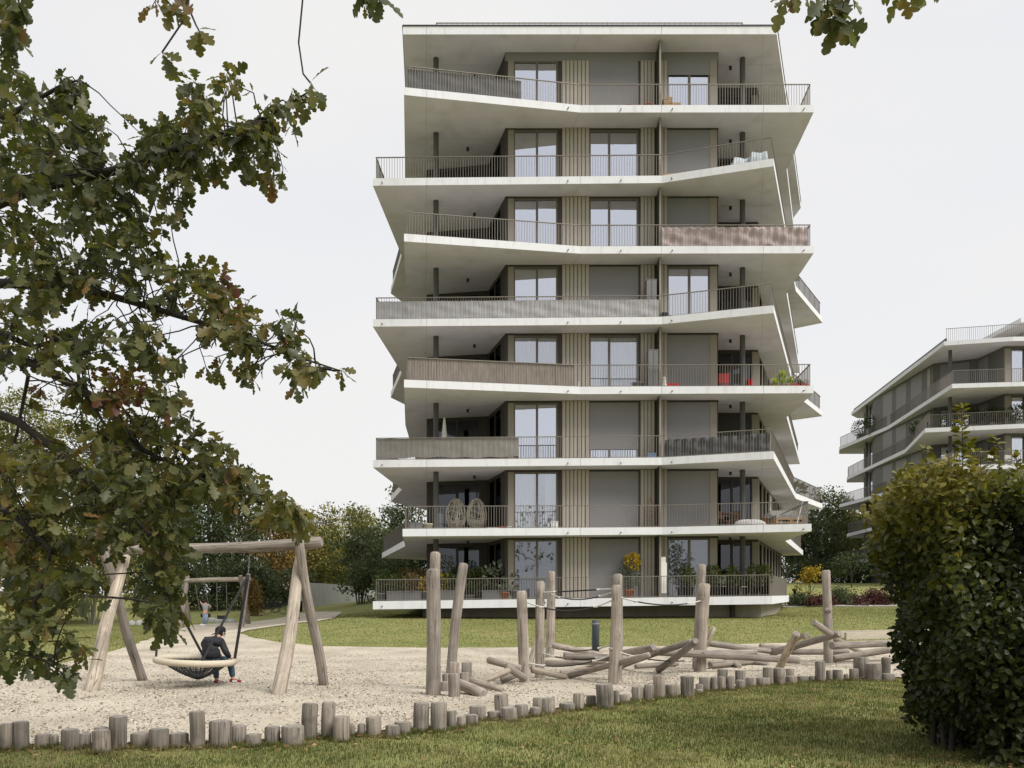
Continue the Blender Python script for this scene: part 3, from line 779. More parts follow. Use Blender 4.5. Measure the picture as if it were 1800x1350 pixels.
pp = [tuple(G(x, y)[:2]) for x, y in ((1378, 1068.5), (1500, 1067), (1900, 1066), (1900, 1060), (1500, 1060.5), (1392, 1061.5), (1372, 1063))]
sheet('path', pp, 1.0, .03, M['pathm'])
bed = [tuple(G(x, y)[:2]) for x, y in ((1388, 1061), (1470, 1060), (1600, 1060), (1600, 1047), (1500, 1048), (1440, 1050), (1388, 1052))]
M['soil'] = mat('soil', (.055, .04, .03), .95, .3, 6)
sheet('flower_bed', bed, 1.0, .03, M['soil'])
# gravel chips lying loose on the near part of the playground
def scatter(n, y0, y1, test, x0f=-.72, x1f=.72):
    Y = np.sqrt(rng.uniform(y0 * y0, y1 * y1, n)); X = rng.uniform(x0f, x1f, n) * Y
    ok = test(X, Y); return X[ok], Y[ok]
chip_t = (np.array([(0, .5, 0), (0, -.5, 0), (1, -.35, 0), (1, .4, 0), (.35, .05, .42), (.7, -.05, .38)], float), None)
X, Y = scatter(230000, 8, 27, lambda x, y: in_poly(x, y, GPOLY), -.70, .62)
ok = rng.random(len(X)) < 1 - ss(13, 27, Y); X, Y = X[ok], Y[ok]
n = len(X); c = np.column_stack([X, Y, H(X, Y) + .028])
a = rng.uniform(0, 6.28, n); d = np.column_stack([np.cos(a), np.sin(a), rng.normal(0, .25, n)]); nn = np.column_stack([rng.normal(0, .3, n), rng.normal(0, .3, n), np.ones(n)])
chf = np.array([(0, 1, 4), (1, 2, 5), (1, 5, 4), (2, 3, 5), (3, 0, 4), (3, 4, 5)])
M['chip'] = leaf_mat('gravel_chip', [(0, (.13, .10, .075)), (.13, (.27, .23, .175)), (.5, (.41, .365, .295)), (.9, (.51, .465, .385)), (1, (.56, .52, .45))], 0.0, .9, .1, 20)
leaves_obj('gravel_chips', (chip_t[0], chf), c, d, nn, rng.uniform(.014, .036, n), rng.uniform(0, 1, n), M['chip'], None, 'stuff', rng.uniform(.4, .9, n))

# ------------------------------------------------------------------ timber stumps edging the gravel
STUMPS = [(-22, 1272, 1323, 26), (3, 1270.7, 1322, 20), (28, 1267, 1320, 28), (69, 1289.6, 1317, 29), (91, 1290, 1316, 15), (114, 1280.6, 1320, 30), (141, 1288, 1316, 24), (169.5, 1282, 1326, 31), (172, 1277, 1316, 24), (200.8, 1257.5, 1319, 30.5), (239, 1287, 1316, 34), (273, 1279.6, 1320, 34), (308, 1288, 1316, 34), (340.5, 1249, 1318, 27), (380, 1266, 1315, 39.5), (415.5, 1274, 1311, 28), (442, 1289, 1314, 28), (474.5, 1276, 1311, 27), (509.5, 1275, 1313, 41), (541.5, 1235, 1301, 29), (574.5, 1233, 1300, 26), (597, 1258, 1305, 30), (617.5, 1273, 1297, 12), (634, 1271, 1296, 14), (654, 1259, 1297, 28), (688.5, 1273.6, 1298, 27), (706, 1268, 1292, 30), (739.5, 1234, 1287, 29), (770, 1233.6, 1287, 30), (793, 1248, 1283, 18), (810, 1258, 1281, 16), (829, 1255, 1276, 22), (839, 1240, 1268, 30), (868, 1249, 1267, 24), (881.5, 1219, 1261, 25), (895, 1242.5, 1270, 28), (916.5, 1237.5, 1263, 25), (941, 1242, 1260.5, 20), (945, 1225, 1256, 18), (962.5, 1226, 1256, 29), (998, 1235, 1251, 30), (1018, 1217.5, 1249.5, 20), (1040.5, 1221, 1243, 18), (1064.5, 1201, 1247, 31), (1084.5, 1212, 1240, 11), (1099, 1219, 1237, 20), (1123, 1205.6, 1233, 22), (1142, 1202, 1233, 18), (1161, 1186, 1228.6, 22), (1184, 1202, 1227, 26), (1211.5, 1187, 1226.7, 25), (1231, 1201, 1218, 14), (1231, 1210.6, 1221, 14), (1240.5, 1189, 1216.7, 19), (1256.5, 1189, 1216, 13), (1273.5, 1175, 1210, 19), (1271, 1188, 1214.7, 14), (1285.5, 1187, 1214.7, 15), (1303.5, 1177, 1206, 19), (1304.5, 1194, 1212, 17), (1322.5, 1190, 1208, 19), (1345, 1190, 1206.5, 26), (1353.5, 1172, 1205.5, 19), (1373.5, 1173, 1205, 21), (1391.5, 1174, 1200, 15), (1394, 1187, 1203.6, 20), (1414.5, 1187, 1200, 19), (1430, 1187, 1199, 12), (1445, 1161, 1199.5, 18), (1459, 1176.7, 1198, 10), (1476, 1176, 1198, 18), (1489, 1184, 1197, 8), (1504, 1174, 1197, 16), (1518, 1153.6, 1194, 25), (1540, 1165, 1198, 28), (1561, 1154, 1192, 16), (1566, 1183, 1198, 24)]
UNITS = ['', 'first', 'second', 'third', 'fourth', 'fifth', 'sixth', 'seventh', 'eighth', 'ninth', 'tenth', 'eleventh', 'twelfth', 'thirteenth', 'fourteenth', 'fifteenth', 'sixteenth', 'seventeenth', 'eighteenth', 'nineteenth']
TENS = {2: ('twenty', 'twentieth'), 3: ('thirty', 'thirtieth'), 4: ('forty', 'fortieth'), 5: ('fifty', 'fiftieth'), 6: ('sixty', 'sixtieth'), 7: ('seventy', 'seventieth')}
def ordinal(i):
    if i < 20: return UNITS[i]
    t, u = divmod(i, 10)
    return TENS[t][1] if u == 0 else TENS[t][0] + '-' + UNITS[u]
def round_post(name, base, top, r, label, cat, group, seed, m='wood', n=14, rough=.05, r2=None, bev=.015, kids=True):
    base = Vector(base); top = Vector(top); k = max(2, int((top - base).length / .22) + 1)
    R = random.Random(seed); r2 = r if r2 is None else r2
    pts = []; L_ = (top - base).length
    perp = Vector((R.uniform(-1, 1), R.uniform(-1, 1), 0)) * .02 * L_
    for i in range(k + 1):
        t = i / k; pts.append(base.lerp(top, t) + perp * math.sin(math.pi * t))
    mb = MB(); mb.tube(pts, [r + (r2 - r) * i / k for i in range(k + 1)], n, 0, True, seed, rough, 1, bev)
    o = mb.build(name, [M[m], M['wood_end']])
    return tag(o, label, cat, group)
sl = sorted([s for s in STUMPS], key=lambda s: s[0])
vis = 0
for i, (px, ty, by, w) in enumerate(sl):
    b = G(px, by); r = w / 2 * b.y / FPX
    top = P(px, ty + 1.5, b.y + r * .7)
    h = top.z - b.z
    lean = Vector((random.uniform(-.025, .025), random.uniform(-.02, .03), 0)) * h
    hw = 'knee high' if h > .42 else ('shin high' if h > .27 else 'low')
    ww = 'thick' if r > .125 else ('thin' if r < .085 else 'medium')
    if px > 0: vis += 1
    lab = f'{hw} {ww} grey timber stump, {ordinal(max(1, vis))} from the left in the border row' if px > 0 else 'grey timber stump just beyond the left end of the border row'
    round_post('timber_stump', (b.x, b.y + r, hz(b.x, b.y + r) - .12), (b.x + lean.x, b.y + r + lean.y, top.z), r * .98, lab, 'stump', 'timber stumps edging the gravel', 1000 + i, 'wood3', 16, .035)

# stepping stumps and tall posts in the gravel
STEP = [(781, 1197, 1219, 16, 'shortest pale stepping stump tucked behind the tall front post'), (784, 1183, 1213, 14, 'stepping stump behind the front stepping stump, partly hidden'),
        (797.5, 1183, 1228.6, 21, 'front stepping stump with the slanted log end against it'), (798, 1163, 1208, 20, 'tall stepping stump at the back of the stepping group, left one'),
        (820, 1163, 1203, 19, 'tall stepping stump at the back of the stepping group, right one'), (816.5, 1181, 1208, 17, 'middle stepping stump at the right of the stepping group')]
for i, (px, ty, by, w, lab) in enumerate(STEP):
    b = G(px, by); r = w / 2 * b.y / FPX
    round_post('stepping_stump', (b.x, b.y + r, b.z - .1), (b.x, b.y + r, P(px, ty + 1, b.y + r).z), r, lab, 'stump', 'stepping stumps beside the tall posts', 2000 + i, 'wood', 14, .04)
# (base px, base py, top px, top py, width, dY at top)
POSTS = [(760, 1226, 761, 999, 25, 0, 'tallest front timber post at the left of the climbing course'), (765.5, 1216, 765, 969, 19, .05, 'pale timber post rising just behind the front post'),
         (790, 1187, 815, 989, 18.5, .25, 'leaning timber post right of the front pair'), (923.5, 1203, 916.5, 1037.5, 19, 0, 'round topped timber post with a rope, left of the rope pair'),
         (948.5, 1195, 949.5, 1021, 16.5, 0, 'shorter post of the rope pair with knots'), (965.5, 1158, 968.5, 1003, 15, 0, 'taller far post of the rope pair'),
         (1078, 1206, 1083.5, 1027, 18.5, 0, 'knotted timber post holding two ropes, front one'), (1083, 1200, 1086, 1008, 18, .1, 'taller post close behind the knotted rope post'),
         (1232, 1184, 1238, 1025, 23, 0, 'thickest front post beside the log pile'), (1225, 1180, 1234, 991, 16, .1, 'slant cut post rising behind the thickest post'),
         (1459, 1168, 1452, 1001, 15.5, 0, 'crooked timber post with a burl at the right end of the log pile')]
PB = []
for i, (bx, by, tx, ty, w, dy, lab) in enumerate(POSTS):
    b = G(bx, by); r = w / 2 * b.y / FPX
    base = Vector((b.x, b.y + r, b.z - .3)); top = P(tx, ty + 1, b.y + r + dy)
    o = round_post('timber_post', base, top, r * 1.03, lab, 'post', 'tall timber posts of the climbing course', 3000 + i, 'wood', 18, .085, r * .93, .03)
    PB.append((base, top, r))
    # branch scars
    if i in (4, 6, 8, 10):
        R = random.Random(i)
        for q in range(3 if i != 10 else 2):
            t = R.uniform(.3, .85); a = R.uniform(-2.6, .4); p = base.lerp(top, t)
            rr = R.uniform(.02, .035) if i != 10 else .05
            mb = MB(); dd = Vector((math.cos(a), math.sin(a), .25)); mb.tube([p + dd * r * .7, p + dd * (r * 1.02 + rr * .5)], [rr * 1.5, rr * .7], 8, 0, True, q, .1)
            mb.build('knot', [M['wood']], o)

# log pile: each log by its two ends (px, py, height above ground of the axis)
LOGS = [(858, 1160, .42, 915, 1175, .30, 13, 'short log with a cut end at the left tip of the pile'), (889, 1170, .38, 925, 1194, .12, 14, 'log with its round end facing out, left of the rope posts'),
        (840, 1200, .1, 897, 1177, .32, 12, 'pale log rising from the gravel at the left of the pile'), (907, 1184, .2, 880, 1195, .09, 15, 'stubby log lying with its cut end to the right'),
        (930, 1174, .15, 944, 1122, .75, 11, 'steep pale log propped between the rope posts'), (934, 1177, .25, 996, 1190, .08, 12, 'log sliding down to the gravel right of the rope posts'),
        (970, 1134, .45, 1060, 1152, .2, 11, 'long thin log at the back of the pile, left part'), (991, 1153, .5, 1101, 1158, .42, 14, 'long level log with a round end, left of the knotted post'),
        (958, 1166, .25, 1066, 1163, .3, 11, 'straight log under the level log'), (1000, 1188, .08, 1142, 1151, .6, 11, 'long slender log climbing towards the right'),
        (1080, 1152, .38, 1149, 1138, .62, 14, 'log with a round cut end raised above the middle of the pile'), (1092, 1170, .1, 1216, 1128, .75, 12, 'long log climbing to the thick post'),
        (1157, 1178, .08, 1223, 1127, .8, 13, 'steep log leaning on the left of the thick post'), (1150, 1145, .5, 1405, 1161, .25, 14, 'longest log lying level in front of the pile'),
        (1248, 1169, .12, 1322, 1162, .12, 13, 'short log lying on the gravel with its cut end to the left'), (1246, 1131, .5, 1354, 1145, .25, 11, 'thin log behind the thick post sloping right'),
        (1240, 1136, .5, 1255, 1102, .95, 10, 'pale log end sticking up behind the thick post'), (1336, 1136, .38, 1392, 1140, .3, 11, 'dark ended log at the back right of the pile'),
        (1368, 1180, .06, 1400, 1114, .92, 14, 'bright pale log tilted up steeply in the right of the pile'), (1356, 1148, .2, 1476, 1114, .78, 13, 'log crossing in front of the crooked post'),
        (1390, 1146, .25, 1492, 1146, .25, 11, 'level log low behind the crossing log'), (1462, 1135, .5, 1600, 1129, .5, 13, 'long level log right of the crooked post'),
        (1464, 1158, .12, 1590, 1138, .35, 13, 'bent log right of the crooked post under the level log'), (1430, 1094, 1.05, 1462, 1116, .75, 12, 'short log end raised left of the crooked post'),
        (1466, 1122, .55, 1512, 1146, .15, 10, 'thin log descending right of the crooked post'), (1117, 1172, .08, 1192, 1166, .1, 10, 'thin log flat on the gravel in the middle of the pile'),
        (985, 1183, .08, 1060, 1170, .2, 10, 'low log in the shade under the level log'), (1262, 1146, .3, 1300, 1172, .06, 10, 'short crossing log right of the thick post'),
        (1212, 1150, .3, 1330, 1146, .3, 11, 'level log hidden behind the longest log'), (1290, 1160, .12, 1350, 1168, .06, 10, 'short low log under the right end of the longest log'),
        (806, 1202, .18, 850, 1220, .07, 20, 'slanted log with a hollow round end by the stepping stumps'), (826, 1196, .16, 884, 1213, .05, 12, 'pale log sinking into the gravel right of the stepping stumps')]
def at_height(px, py, z):
    Y = (EYE - z) * FPX / (py - HY)
    for _ in range(4): Y = (EYE - z - hz((px - CX) / FPX * Y, Y)) * FPX / (py - HY)
    return P(px, py, Y)
for i, (x1, y1, z1, x2, y2, z2, w, lab) in enumerate(LOGS):
    a = at_height(x1, y1, z1); b = at_height(x2, y2, z2)
    ym = (a.y + b.y) / 2
    # keep the two ends in plausible depth of each other
    if abs(a.y - b.y) > 5:
        mid = ym; a = P(x1, y1, mid + (a.y - mid) * .5); b = P(x2, y2, mid + (b.y - mid) * .5)
    r = w / 2 * ym / FPX
    round_post('climbing_log', a, b, r, lab, 'log', 'logs of the climbing pile', 4000 + i, 'wood2' if i in (2, 4, 5, 16, 18, 31) else 'wood', 14, .06, r * .9, .02)
a = at_height(1418, 1117, .45)
round_post('climbing_log', a, a + Vector((.5, 2.6, -.2)), .085, 'log seen end on above the right of the pile', 'log', 'logs of the climbing pile', 4100, 'wood', 14, .05)
# pale sandbox boards at the far right
M['plank'] = mat('pale_plank', (.47, .42, .34), .85, .12, 6, sx=(.3, 3, 3))
g0 = G(1486, 1124); g1 = G(1600, 1120)
for q, dz in enumerate((0.0, .13)):
    mb = MB(); mb.bar((g0.x, g0.y + q * .5, g0.z + .08 + dz * .3), (g1.x + 2, g1.y + q * .5, g1.z + .08 + dz * .3), .16, .3)
    tag(mb.build('timber_edging', M['plank']), ['pale flat timber edging board in front at the right lawn edge', 'pale flat timber edging board behind at the right lawn edge'][q], 'edging board', 'pale edging boards')

# ropes between the posts
M['rope'] = mat('black_rope', (.03, .03, .032), .8, .2, 40)
M['rope_w'] = mat('white_rope', (.50, .48, .445), .8, .15, 60)
def rope(p, q, sag, r, label, sleeves=True):
    p = Vector(p); q = Vector(q); pts = [p.lerp(q, i / 16) - Vector((0, 0, sag * 4 * (i / 16) * (1 - i / 16))) for i in range(17)]
    root = thing('climbing_rope', label, 'rope', p, 'ropes between the timber posts')
    mb = MB(); mb.tube(pts[3:14], r, 7); mb.build('rope_core', M['rope'], root)
    for seg in (pts[0:4], pts[13:17]):
        mb = MB(); mb.tube(seg, r * 1.1, 7, 0, True, 3, .12); mb.build('rope_sleeve', M['rope_w'], root)
    for e in (pts[3], pts[13]):
        mb = MB(); mb.tube([e - Vector((.045, 0, 0)), e + Vector((.045, 0, 0))], r * 1.35, 8); mb.build('clamp', M['rope_w'], root)
def on_post(i, py):
    b, t, r = PB[i]; f = 0
    for _ in range(30):
        p = b.lerp(t, f); y = HY - (p.z - EYE) * FPX / p.y
        if y < py: break
        f += 1 / 30
    return b.lerp(t, f), r
def link_posts(i, pyi, j, pyj, sag, label):
    p, r1 = on_post(i, pyi); q, r2 = on_post(j, pyj); d = (q - p).normalized()
    rope(p + d * r1 * .8, q - d * r2 * .8, sag, .014, label)
link_posts(4, 1043, 6, 1040, .0, 'straight upper rope from the rope pair to the knotted post')
link_posts(5, 1045, 7, 1042, .16, 'upper sagging rope between the far rope post and the knotted post')
link_posts(3, 1062, 6, 1058, .18, 'middle sagging rope from the round topped post to the knotted post')
link_posts(6, 1050, 8, 1058, .12, 'upper rope from the knotted post to the thick post')
link_posts(5, 1140, 7, 1134, .12, 'lower back rope between the far rope post and the knotted post')
link_posts(3, 1167, 6, 1158, .12, 'lower front rope from the round topped post to the knotted post')
link_posts(4, 1150, 6, 1157, .1, 'lower middle rope from the shorter rope post to the knotted post')
link_posts(6, 1146, 8, 1160, .1, 'lower rope from the knotted post towards the thick post')

# bollard lamp
b = G(1047, 1147); r = 6.6 * b.y / FPX
M['bollard'] = mat('blue_grey_bollard', (.045, .06, .072), .45, .08, 3)
t = thing('bollard_lamp', 'slim round blue grey bollard lamp standing at the lawn edge', 'bollard', b)
zt = P(1047, 1089, b.y).z
mb = MB(); mb.lathe((b.x, b.y, b.z - .05), [(r, 0), (r, zt - b.z - .02), (r * .96, zt - b.z + .05 - .02)], 20); mb.build('post', M['bollard'], t)
mb = MB(); mb.lathe((b.x, b.y, zt - .16), [(r * 1.012, 0), (r * 1.012, .07)], 20); mb.build('light_ring', M['grey_pot'], t)
# small dark bollard by the yellow bush
b = G(1397, 1054)
mb = MB(); mb.lathe((b.x, b.y, b.z - .02), [(.09, 0), (.09, .55), (.16, .56), (.16, .68), (.05, .72)], 12); tag(mb.build('garden_lamp', M['black']), 'small black garden lamp beside the yellow bush', 'lamp')

# ------------------------------------------------------------------ nest swing
swing = thing('timber_swing', 'large weathered log swing frame over the gravel, carrying the nest swing', 'swing frame', G(360, 1210))
def leg(base_px, top_px, base_y, top_Y, w, w2, seed, m='wood'):
    b = G(*base_px); t = P(*top_px, top_Y); r = w / 2 * b.y / FPX; r2 = w2 / 2 * top_Y / FPX
    mb = MB(); k = 9; d = (t - b)
    pts = [b - d * .05 + d * (1.05 * i / k) + Vector((.018 * math.sin(i * .9 + seed), 0, 0)) for i in range(k + 1)]
    mb.tube(pts, [r + (r2 - r) * i / k for i in range(k + 1)], 18, 0, True, seed, .05, 1, .02)
    return mb.build('leg', [M[m], M['wood_end']], swing)
YB = 14.55
leg((491.5, 1223), (536, 936), 0, YB + .3, 26, 17, 11, 'wood2'); leg((570, 1207), (522, 942), 0, YB - .32, 17.5, 16, 12)
leg((158, 1217), (219, 976), 0, YB + .6, 25, 17, 13, 'wood2'); leg((250, 1199), (181, 966), 0, YB + .1, 17, 15, 14)
mb = MB(); pts = []
for i in range(15):
    t = i / 14; x = 566 + (183 - 566) * t; y = 953 + (971 - 953) * t + 2.5 * math.sin(t * 5) ; pts.append(P(x, y, YB + .35 * t))
mb.tube(pts, [.107 - .028 * i / 14 for i in range(15)], 18, 0, True, 21, .05, 1, .03); mb.build('beam', [M['wood'], M['wood_end']], swing)

NC = P(344, 1161, 14.75); NR = .655
nest = thing('nest_swing', 'round net nest swing with a pale rope ring and black ropes', 'swing', NC)
tiltv = Vector((0.999, 0, -.055)).normalized(); upv = Vector((.055, .0, .9985)); yv = upv.cross(tiltv)
def ringp(a, r=NR, dz=0): return NC + tiltv * (r * math.cos(a)) + yv * (r * math.sin(a)) + upv * dz
mb = MB(); n = 40
pts = [ringp(2 * math.pi * i / n) for i in range(n + 1)]
mb.tube(pts, .058, 12, 0, False); M['ring'] = mat('pale_rope_ring', (.52, .46, .36), .8, .12, 60, .5, 90); mb.build('ring', M['ring'], nest)
sagc = NC + upv * (-.30) + tiltv * .05
def netp(a, f):
    e = ringp(a, NR - .03); p = e.lerp(NC + tiltv * .06, 1 - f)
    s = (1 - f) ; return p - upv * (.34 * (s ** 1.25) + .05 * math.sin(math.pi * f) * 1.2)
mb = MB()
for i in range(36):
    a = 2 * math.pi * i / 36
    mb.tube([netp(a, f) for f in (1, .8, .6, .45, .3, .15, .04)], .0085, 5, 0, False)
for f in (.93, .86, .79, .72, .65, .58, .51, .44, .37, .30, .23, .16, .09):
    mb.tube([netp(2 * math.pi * i / 36, f) for i in range(37)], .0075, 5, 0, False)
mb.build('net', M['rope'], nest, 'stuff')
def rp(a, b, r, par=nest, nm='rope'): 
    mb = MB(); mb.tube([a, b], r, 8); return mb.build(nm, M['rope'], par)
hr = P(436, 1011, 14.62); hl = P(284, 1014, 14.75)
rp(ringp(math.radians(-62)), hr, .021); rp(ringp(math.radians(18)), hr, .027)
rp(ringp(math.radians(205)), hl, .022); rp(ringp(math.radians(98)), hl, .024)
for (h_, bx, by) in ((hr, 440, 962), (hl, 286, 974)):
    q = P(bx, by, YB + .1)
    mb = MB(); k = 9
    for i in range(k):
        a = h_.lerp(q, i / k); b2_ = h_.lerp(q, (i + .8) / k); mb.tube([a, b2_], .009, 6)
    mb.build('chain', M['grey_pot'], nest)

# ------------------------------------------------------------------ people
def skin(name, nodes, edges, m, parent, sub=2, root=None):
    names = list(nodes); idx = {k: i for i, k in enumerate(names)}
    o_ = origin_of(parent)
    me = bpy.data.meshes.new(name); me.from_pydata([tuple(Vector(nodes[k][0]) - o_) for k in names], [(idx[a], idx[b]) for a, b in edges], [])
    ob = bpy.data.objects.new(name, me); COL.objects.link(ob)
    md = ob.modifiers.new('s', 'SKIN'); md.use_smooth_shade = True
    sv = me.skin_vertices[0].data
    for k in names:
        r = nodes[k][1]; sv[idx[k]].radius = (r, r) if not isinstance(r, tuple) else r
        sv[idx[k]].use_root = (k == (root or names[0]))
    sb = ob.modifiers.new('u', 'SUBSURF'); sb.levels = sub; sb.render_levels = sub
    dg = bpy.context.evaluated_depsgraph_get(); dg.update()
    nm = bpy.data.meshes.new_from_object(ob.evaluated_get(dg)); nm.name = name
    bpy.data.objects.remove(ob)
    nm.materials.clear(); nm.materials.append(m)
    for p in nm.polygons: p.use_smooth = True
    return link(name, nm, parent)
M['skin'] = mat('skin', (.48, .29, .21), .6, .06, 20)
M['jacket'] = mat('black_jacket', (.021, .022, .027), .7, .3, 9, .9, 16)
M['jeans'] = mat('blue_jeans', (.045, .075, .115), .85, .2, 18, .2, 60)
M['hair'] = mat('dark_hair', (.02, .014, .01), .6, .2, 60)
M['shoe_red'] = mat('sneaker_red', (.22, .02, .035), .5, .08, 30)
M['shoe_w'] = mat('sneaker_white', (.78, .76, .74), .5, .05, 30)
YP = 14.95
def Q(px, py, dy=0.0): return P(px, py, YP + dy)
person = thing('person', 'person in black jacket, backward cap and jeans sitting hunched on the nest swing', 'person', (NC.x + .3, YP, 0))
neck = Q(383, 1120, .05); head = Q(388, 1112.5, .13)
hip = Q(371, 1160, .0); chest = Q(373, 1133, -.01); shl = Q(357.5, 1131, .07); shr = Q(389, 1128.5, .02)
kl = Q(378, 1160, .50); kr = Q(404, 1160, .36); al = Q(380.5, 1195, .45); ar = Q(409.5, 1192.5, .36)
hl_ = Q(366, 1161, .06); hr_ = Q(377, 1161, .0)
elr = Q(398, 1148, -.03); wrr = Q(405, 1156.5, .06); ell = Q(366, 1146, .34); wrl = Q(392, 1155, .50)
fl = Q(386, 1201.5, .52); fr = Q(416, 1200, .36)
body = {'pelvis': (hip, .10), 'belly': (hip.lerp(chest, .5), .085), 'chest': (chest, .085), 'neck0': (chest.lerp(neck, .75), .055), 'neck': (neck, .045), 'jaw': (neck.lerp(head, .6), .055), 'head': (head, .078), 'crown': (head + Vector((.0, .0, .055)), .062),
        'shl': (shl, .05), 'ell': (ell, .036), 'wrl': (wrl, .026), 'shr': (shr, .05), 'elr': (elr, .036), 'wrr': (wrr, .026),
        'hl': (hl_, .075), 'kl': (kl, .052), 'al': (al, .034), 'fl': (fl, .03), 'hr': (hr_, .075), 'kr': (kr, .052), 'ar': (ar, .034), 'fr': (fr, .03)}
be = [('pelvis', 'belly'), ('belly', 'chest'), ('chest', 'neck0'), ('neck0', 'neck'), ('neck', 'jaw'), ('jaw', 'head'), ('head', 'crown'), ('chest', 'shl'), ('shl', 'ell'), ('ell', 'wrl'), ('chest', 'shr'), ('shr', 'elr'), ('elr', 'wrr'), ('pelvis', 'hl'), ('hl', 'kl'), ('kl', 'al'), ('al', 'fl'), ('pelvis', 'hr'), ('hr', 'kr'), ('kr', 'ar'), ('ar', 'fr')]
skin('body', body, be, M['skin'], person)
# face turned away to the right and down: nose, ears
fd = Vector((.55, .80, -.25)).normalized(); sd = Vector((fd.y, -fd.x, 0)).normalized()
mb = MB(); mb.tube([head + fd * .07 + Vector((0, 0, -.0)), head + fd * .105 + Vector((0, 0, -.022))], [.014, .011], 8); mb.build('nose', M['skin'], person)
for s_ in (-1, 1):
    mb = MB(); e = head + sd * (.080 * s_) - fd * .005 + Vector((0, 0, -.012)); mb.tube([e - Vector((0, 0, .03)), e + sd * .008 * s_, e + Vector((0, 0, .03))], [.010, .016, .012], 8); mb.build('ear', M['skin'], person)
    mb = MB(); e = head + sd * (.032 * s_) + fd * .076 + Vector((0, 0, .01)); mb.tube([e, e + fd * .006], .010, 8); mb.build('eye', M['hair'], person)
mb = MB(); m_ = head + fd * .076 + Vector((0, 0, -.055)); mb.tube([m_ - sd * .02, m_ + fd * .006, m_ + sd * .02], .006, 6); mb.build('mouth', M['terracotta'], person)
# hands with fingers: right hand on the ring, left hand in the lap
for (w_, el_, tgt, nm) in ((wrr, elr, Q(409.5, 1160, .10), 'hand'), (wrl, ell, Q(398, 1157, .56), 'hand')):
    d = (tgt - w_).normalized(); up_ = Vector((0, 0, 1)); s1 = d.cross(up_).normalized(); dn = s1.cross(d)
    nodes = {'w': (w_ + d * .0, .024), 'p': (w_ + d * .05, .030), 'k': (w_ + d * .085, .032)}; ed = [('w', 'p'), ('p', 'k')]
    for q in range(4):
        off = (q - 1.5) * .019; ln = (.062, .074, .070, .054)[q]
        b0 = w_ + d * .088 + s1 * off; b1 = b0 + d * ln * .5 - dn * .018; b2 = b1 + d * ln * .12 - dn * ln * .42
        nodes.update({f'a{q}': (b0, .0095), f'b{q}': (b1, .0088), f'c{q}': (b2, .007)}); ed += [('k', f'a{q}'), (f'a{q}', f'b{q}'), (f'b{q}', f'c{q}')]
    t0 = w_ + d * .03 + s1 * .034; t1 = t0 + d * .035 + s1 * .018 - dn * .015; t2 = t1 + d * .025 - dn * .02
    nodes.update({'t0': (t0, .011), 't1': (t1, .0095), 't2': (t2, .008)}); ed += [('p', 't0'), ('t0', 't1'), ('t1', 't2')]
    skin(nm, nodes, ed, M['skin'], person, 1)
jk = {'hem': (hip + Vector((0, -.01, .03)), .18), 'waist': (hip.lerp(chest, .45) + Vector((0, -.02, 0)), .178), 'chest': (chest + Vector((0, -.01, .02)), .175), 'up': (chest.lerp(neck, .62), .135), 'col': (neck + Vector((0, -.005, -.005)), .062), 'shl': (shl, .075), 'ell': (ell, .058), 'wrl': (wrl.lerp(ell, .06), .044), 'shr': (shr, .074), 'elr': (elr, .060), 'wrr': (wrr.lerp(elr, .08), .042)}
skin('jacket', jk, [('hem', 'waist'), ('waist', 'chest'), ('chest', 'up'), ('up', 'col'), ('up', 'shl'), ('shl', 'ell'), ('ell', 'wrl'), ('up', 'shr'), ('shr', 'elr'), ('elr', 'wrr')], M['jacket'], person)
jn = {'pel': (hip + Vector((0, .02, -.01)), .115), 'hl': (hl_, .092), 'kl': (kl, .074), 'ml': (kl.lerp(al, .5), .062), 'al': (kl.lerp(al, .96), .052), 'hr': (hr_, .092), 'kr': (kr, .074), 'mr': (kr.lerp(ar, .5), .062), 'ar': (kr.lerp(ar, .96), .052)}
skin('jeans', jn, [('pel', 'hl'), ('hl', 'kl'), ('kl', 'ml'), ('ml', 'al'), ('pel', 'hr'), ('hr', 'kr'), ('kr', 'mr'), ('mr', 'ar')], M['jeans'], person)
for (a_, f_) in ((al, fl), (ar, fr)):
    d = f_ - a_; d.z = 0; d = d.normalized(); heel = a_ + Vector((0, 0, -.065)) - d * .055
    sh = {'top': (a_ + Vector((0, 0, .0)), .046), 'ank': (a_ + Vector((0, 0, -.045)) - d * .01, .046), 'heel': (heel + Vector((0, 0, .01)), .036), 'mid': (heel + d * .13 + Vector((0, 0, .012)), (.046, .040)), 'toe': (heel + d * .235, (.040, .030))}
    s = skin('shoe', sh, [('top', 'ank'), ('ank', 'heel'), ('ank', 'mid'), ('mid', 'toe')], M['shoe_red'], person)
    mb = MB(); sd_ = Vector((-d.y, d.x, 0)); 
    pts = []
    for q in range(20):
        a = 2 * math.pi * q / 20; ww = .042 if math.cos(a) > 0 else .037
        pts.append((heel + d * (.095 + .165 * math.cos(a)) + sd_ * (ww * math.sin(a)))[:2])
    mb.prism(pts, heel.z - .034, heel.z - .008); mb.build('sole', M['shoe_w'], s)
    mb = MB(); p = heel + d * .10; 
    for sg in (-1, 1): mb.box(p + sd_ * .044 * sg + Vector((0, 0, .02)), (.045, .004, .016), (d, sd_, Vector((0, 0, 1))))
    mb.box(heel + d * .24 + Vector((0, 0, .008)), (.022, .032, .014), (d, sd_, Vector((0, 0, 1)))); mb.build('side_patch', M['shoe_w'], s)
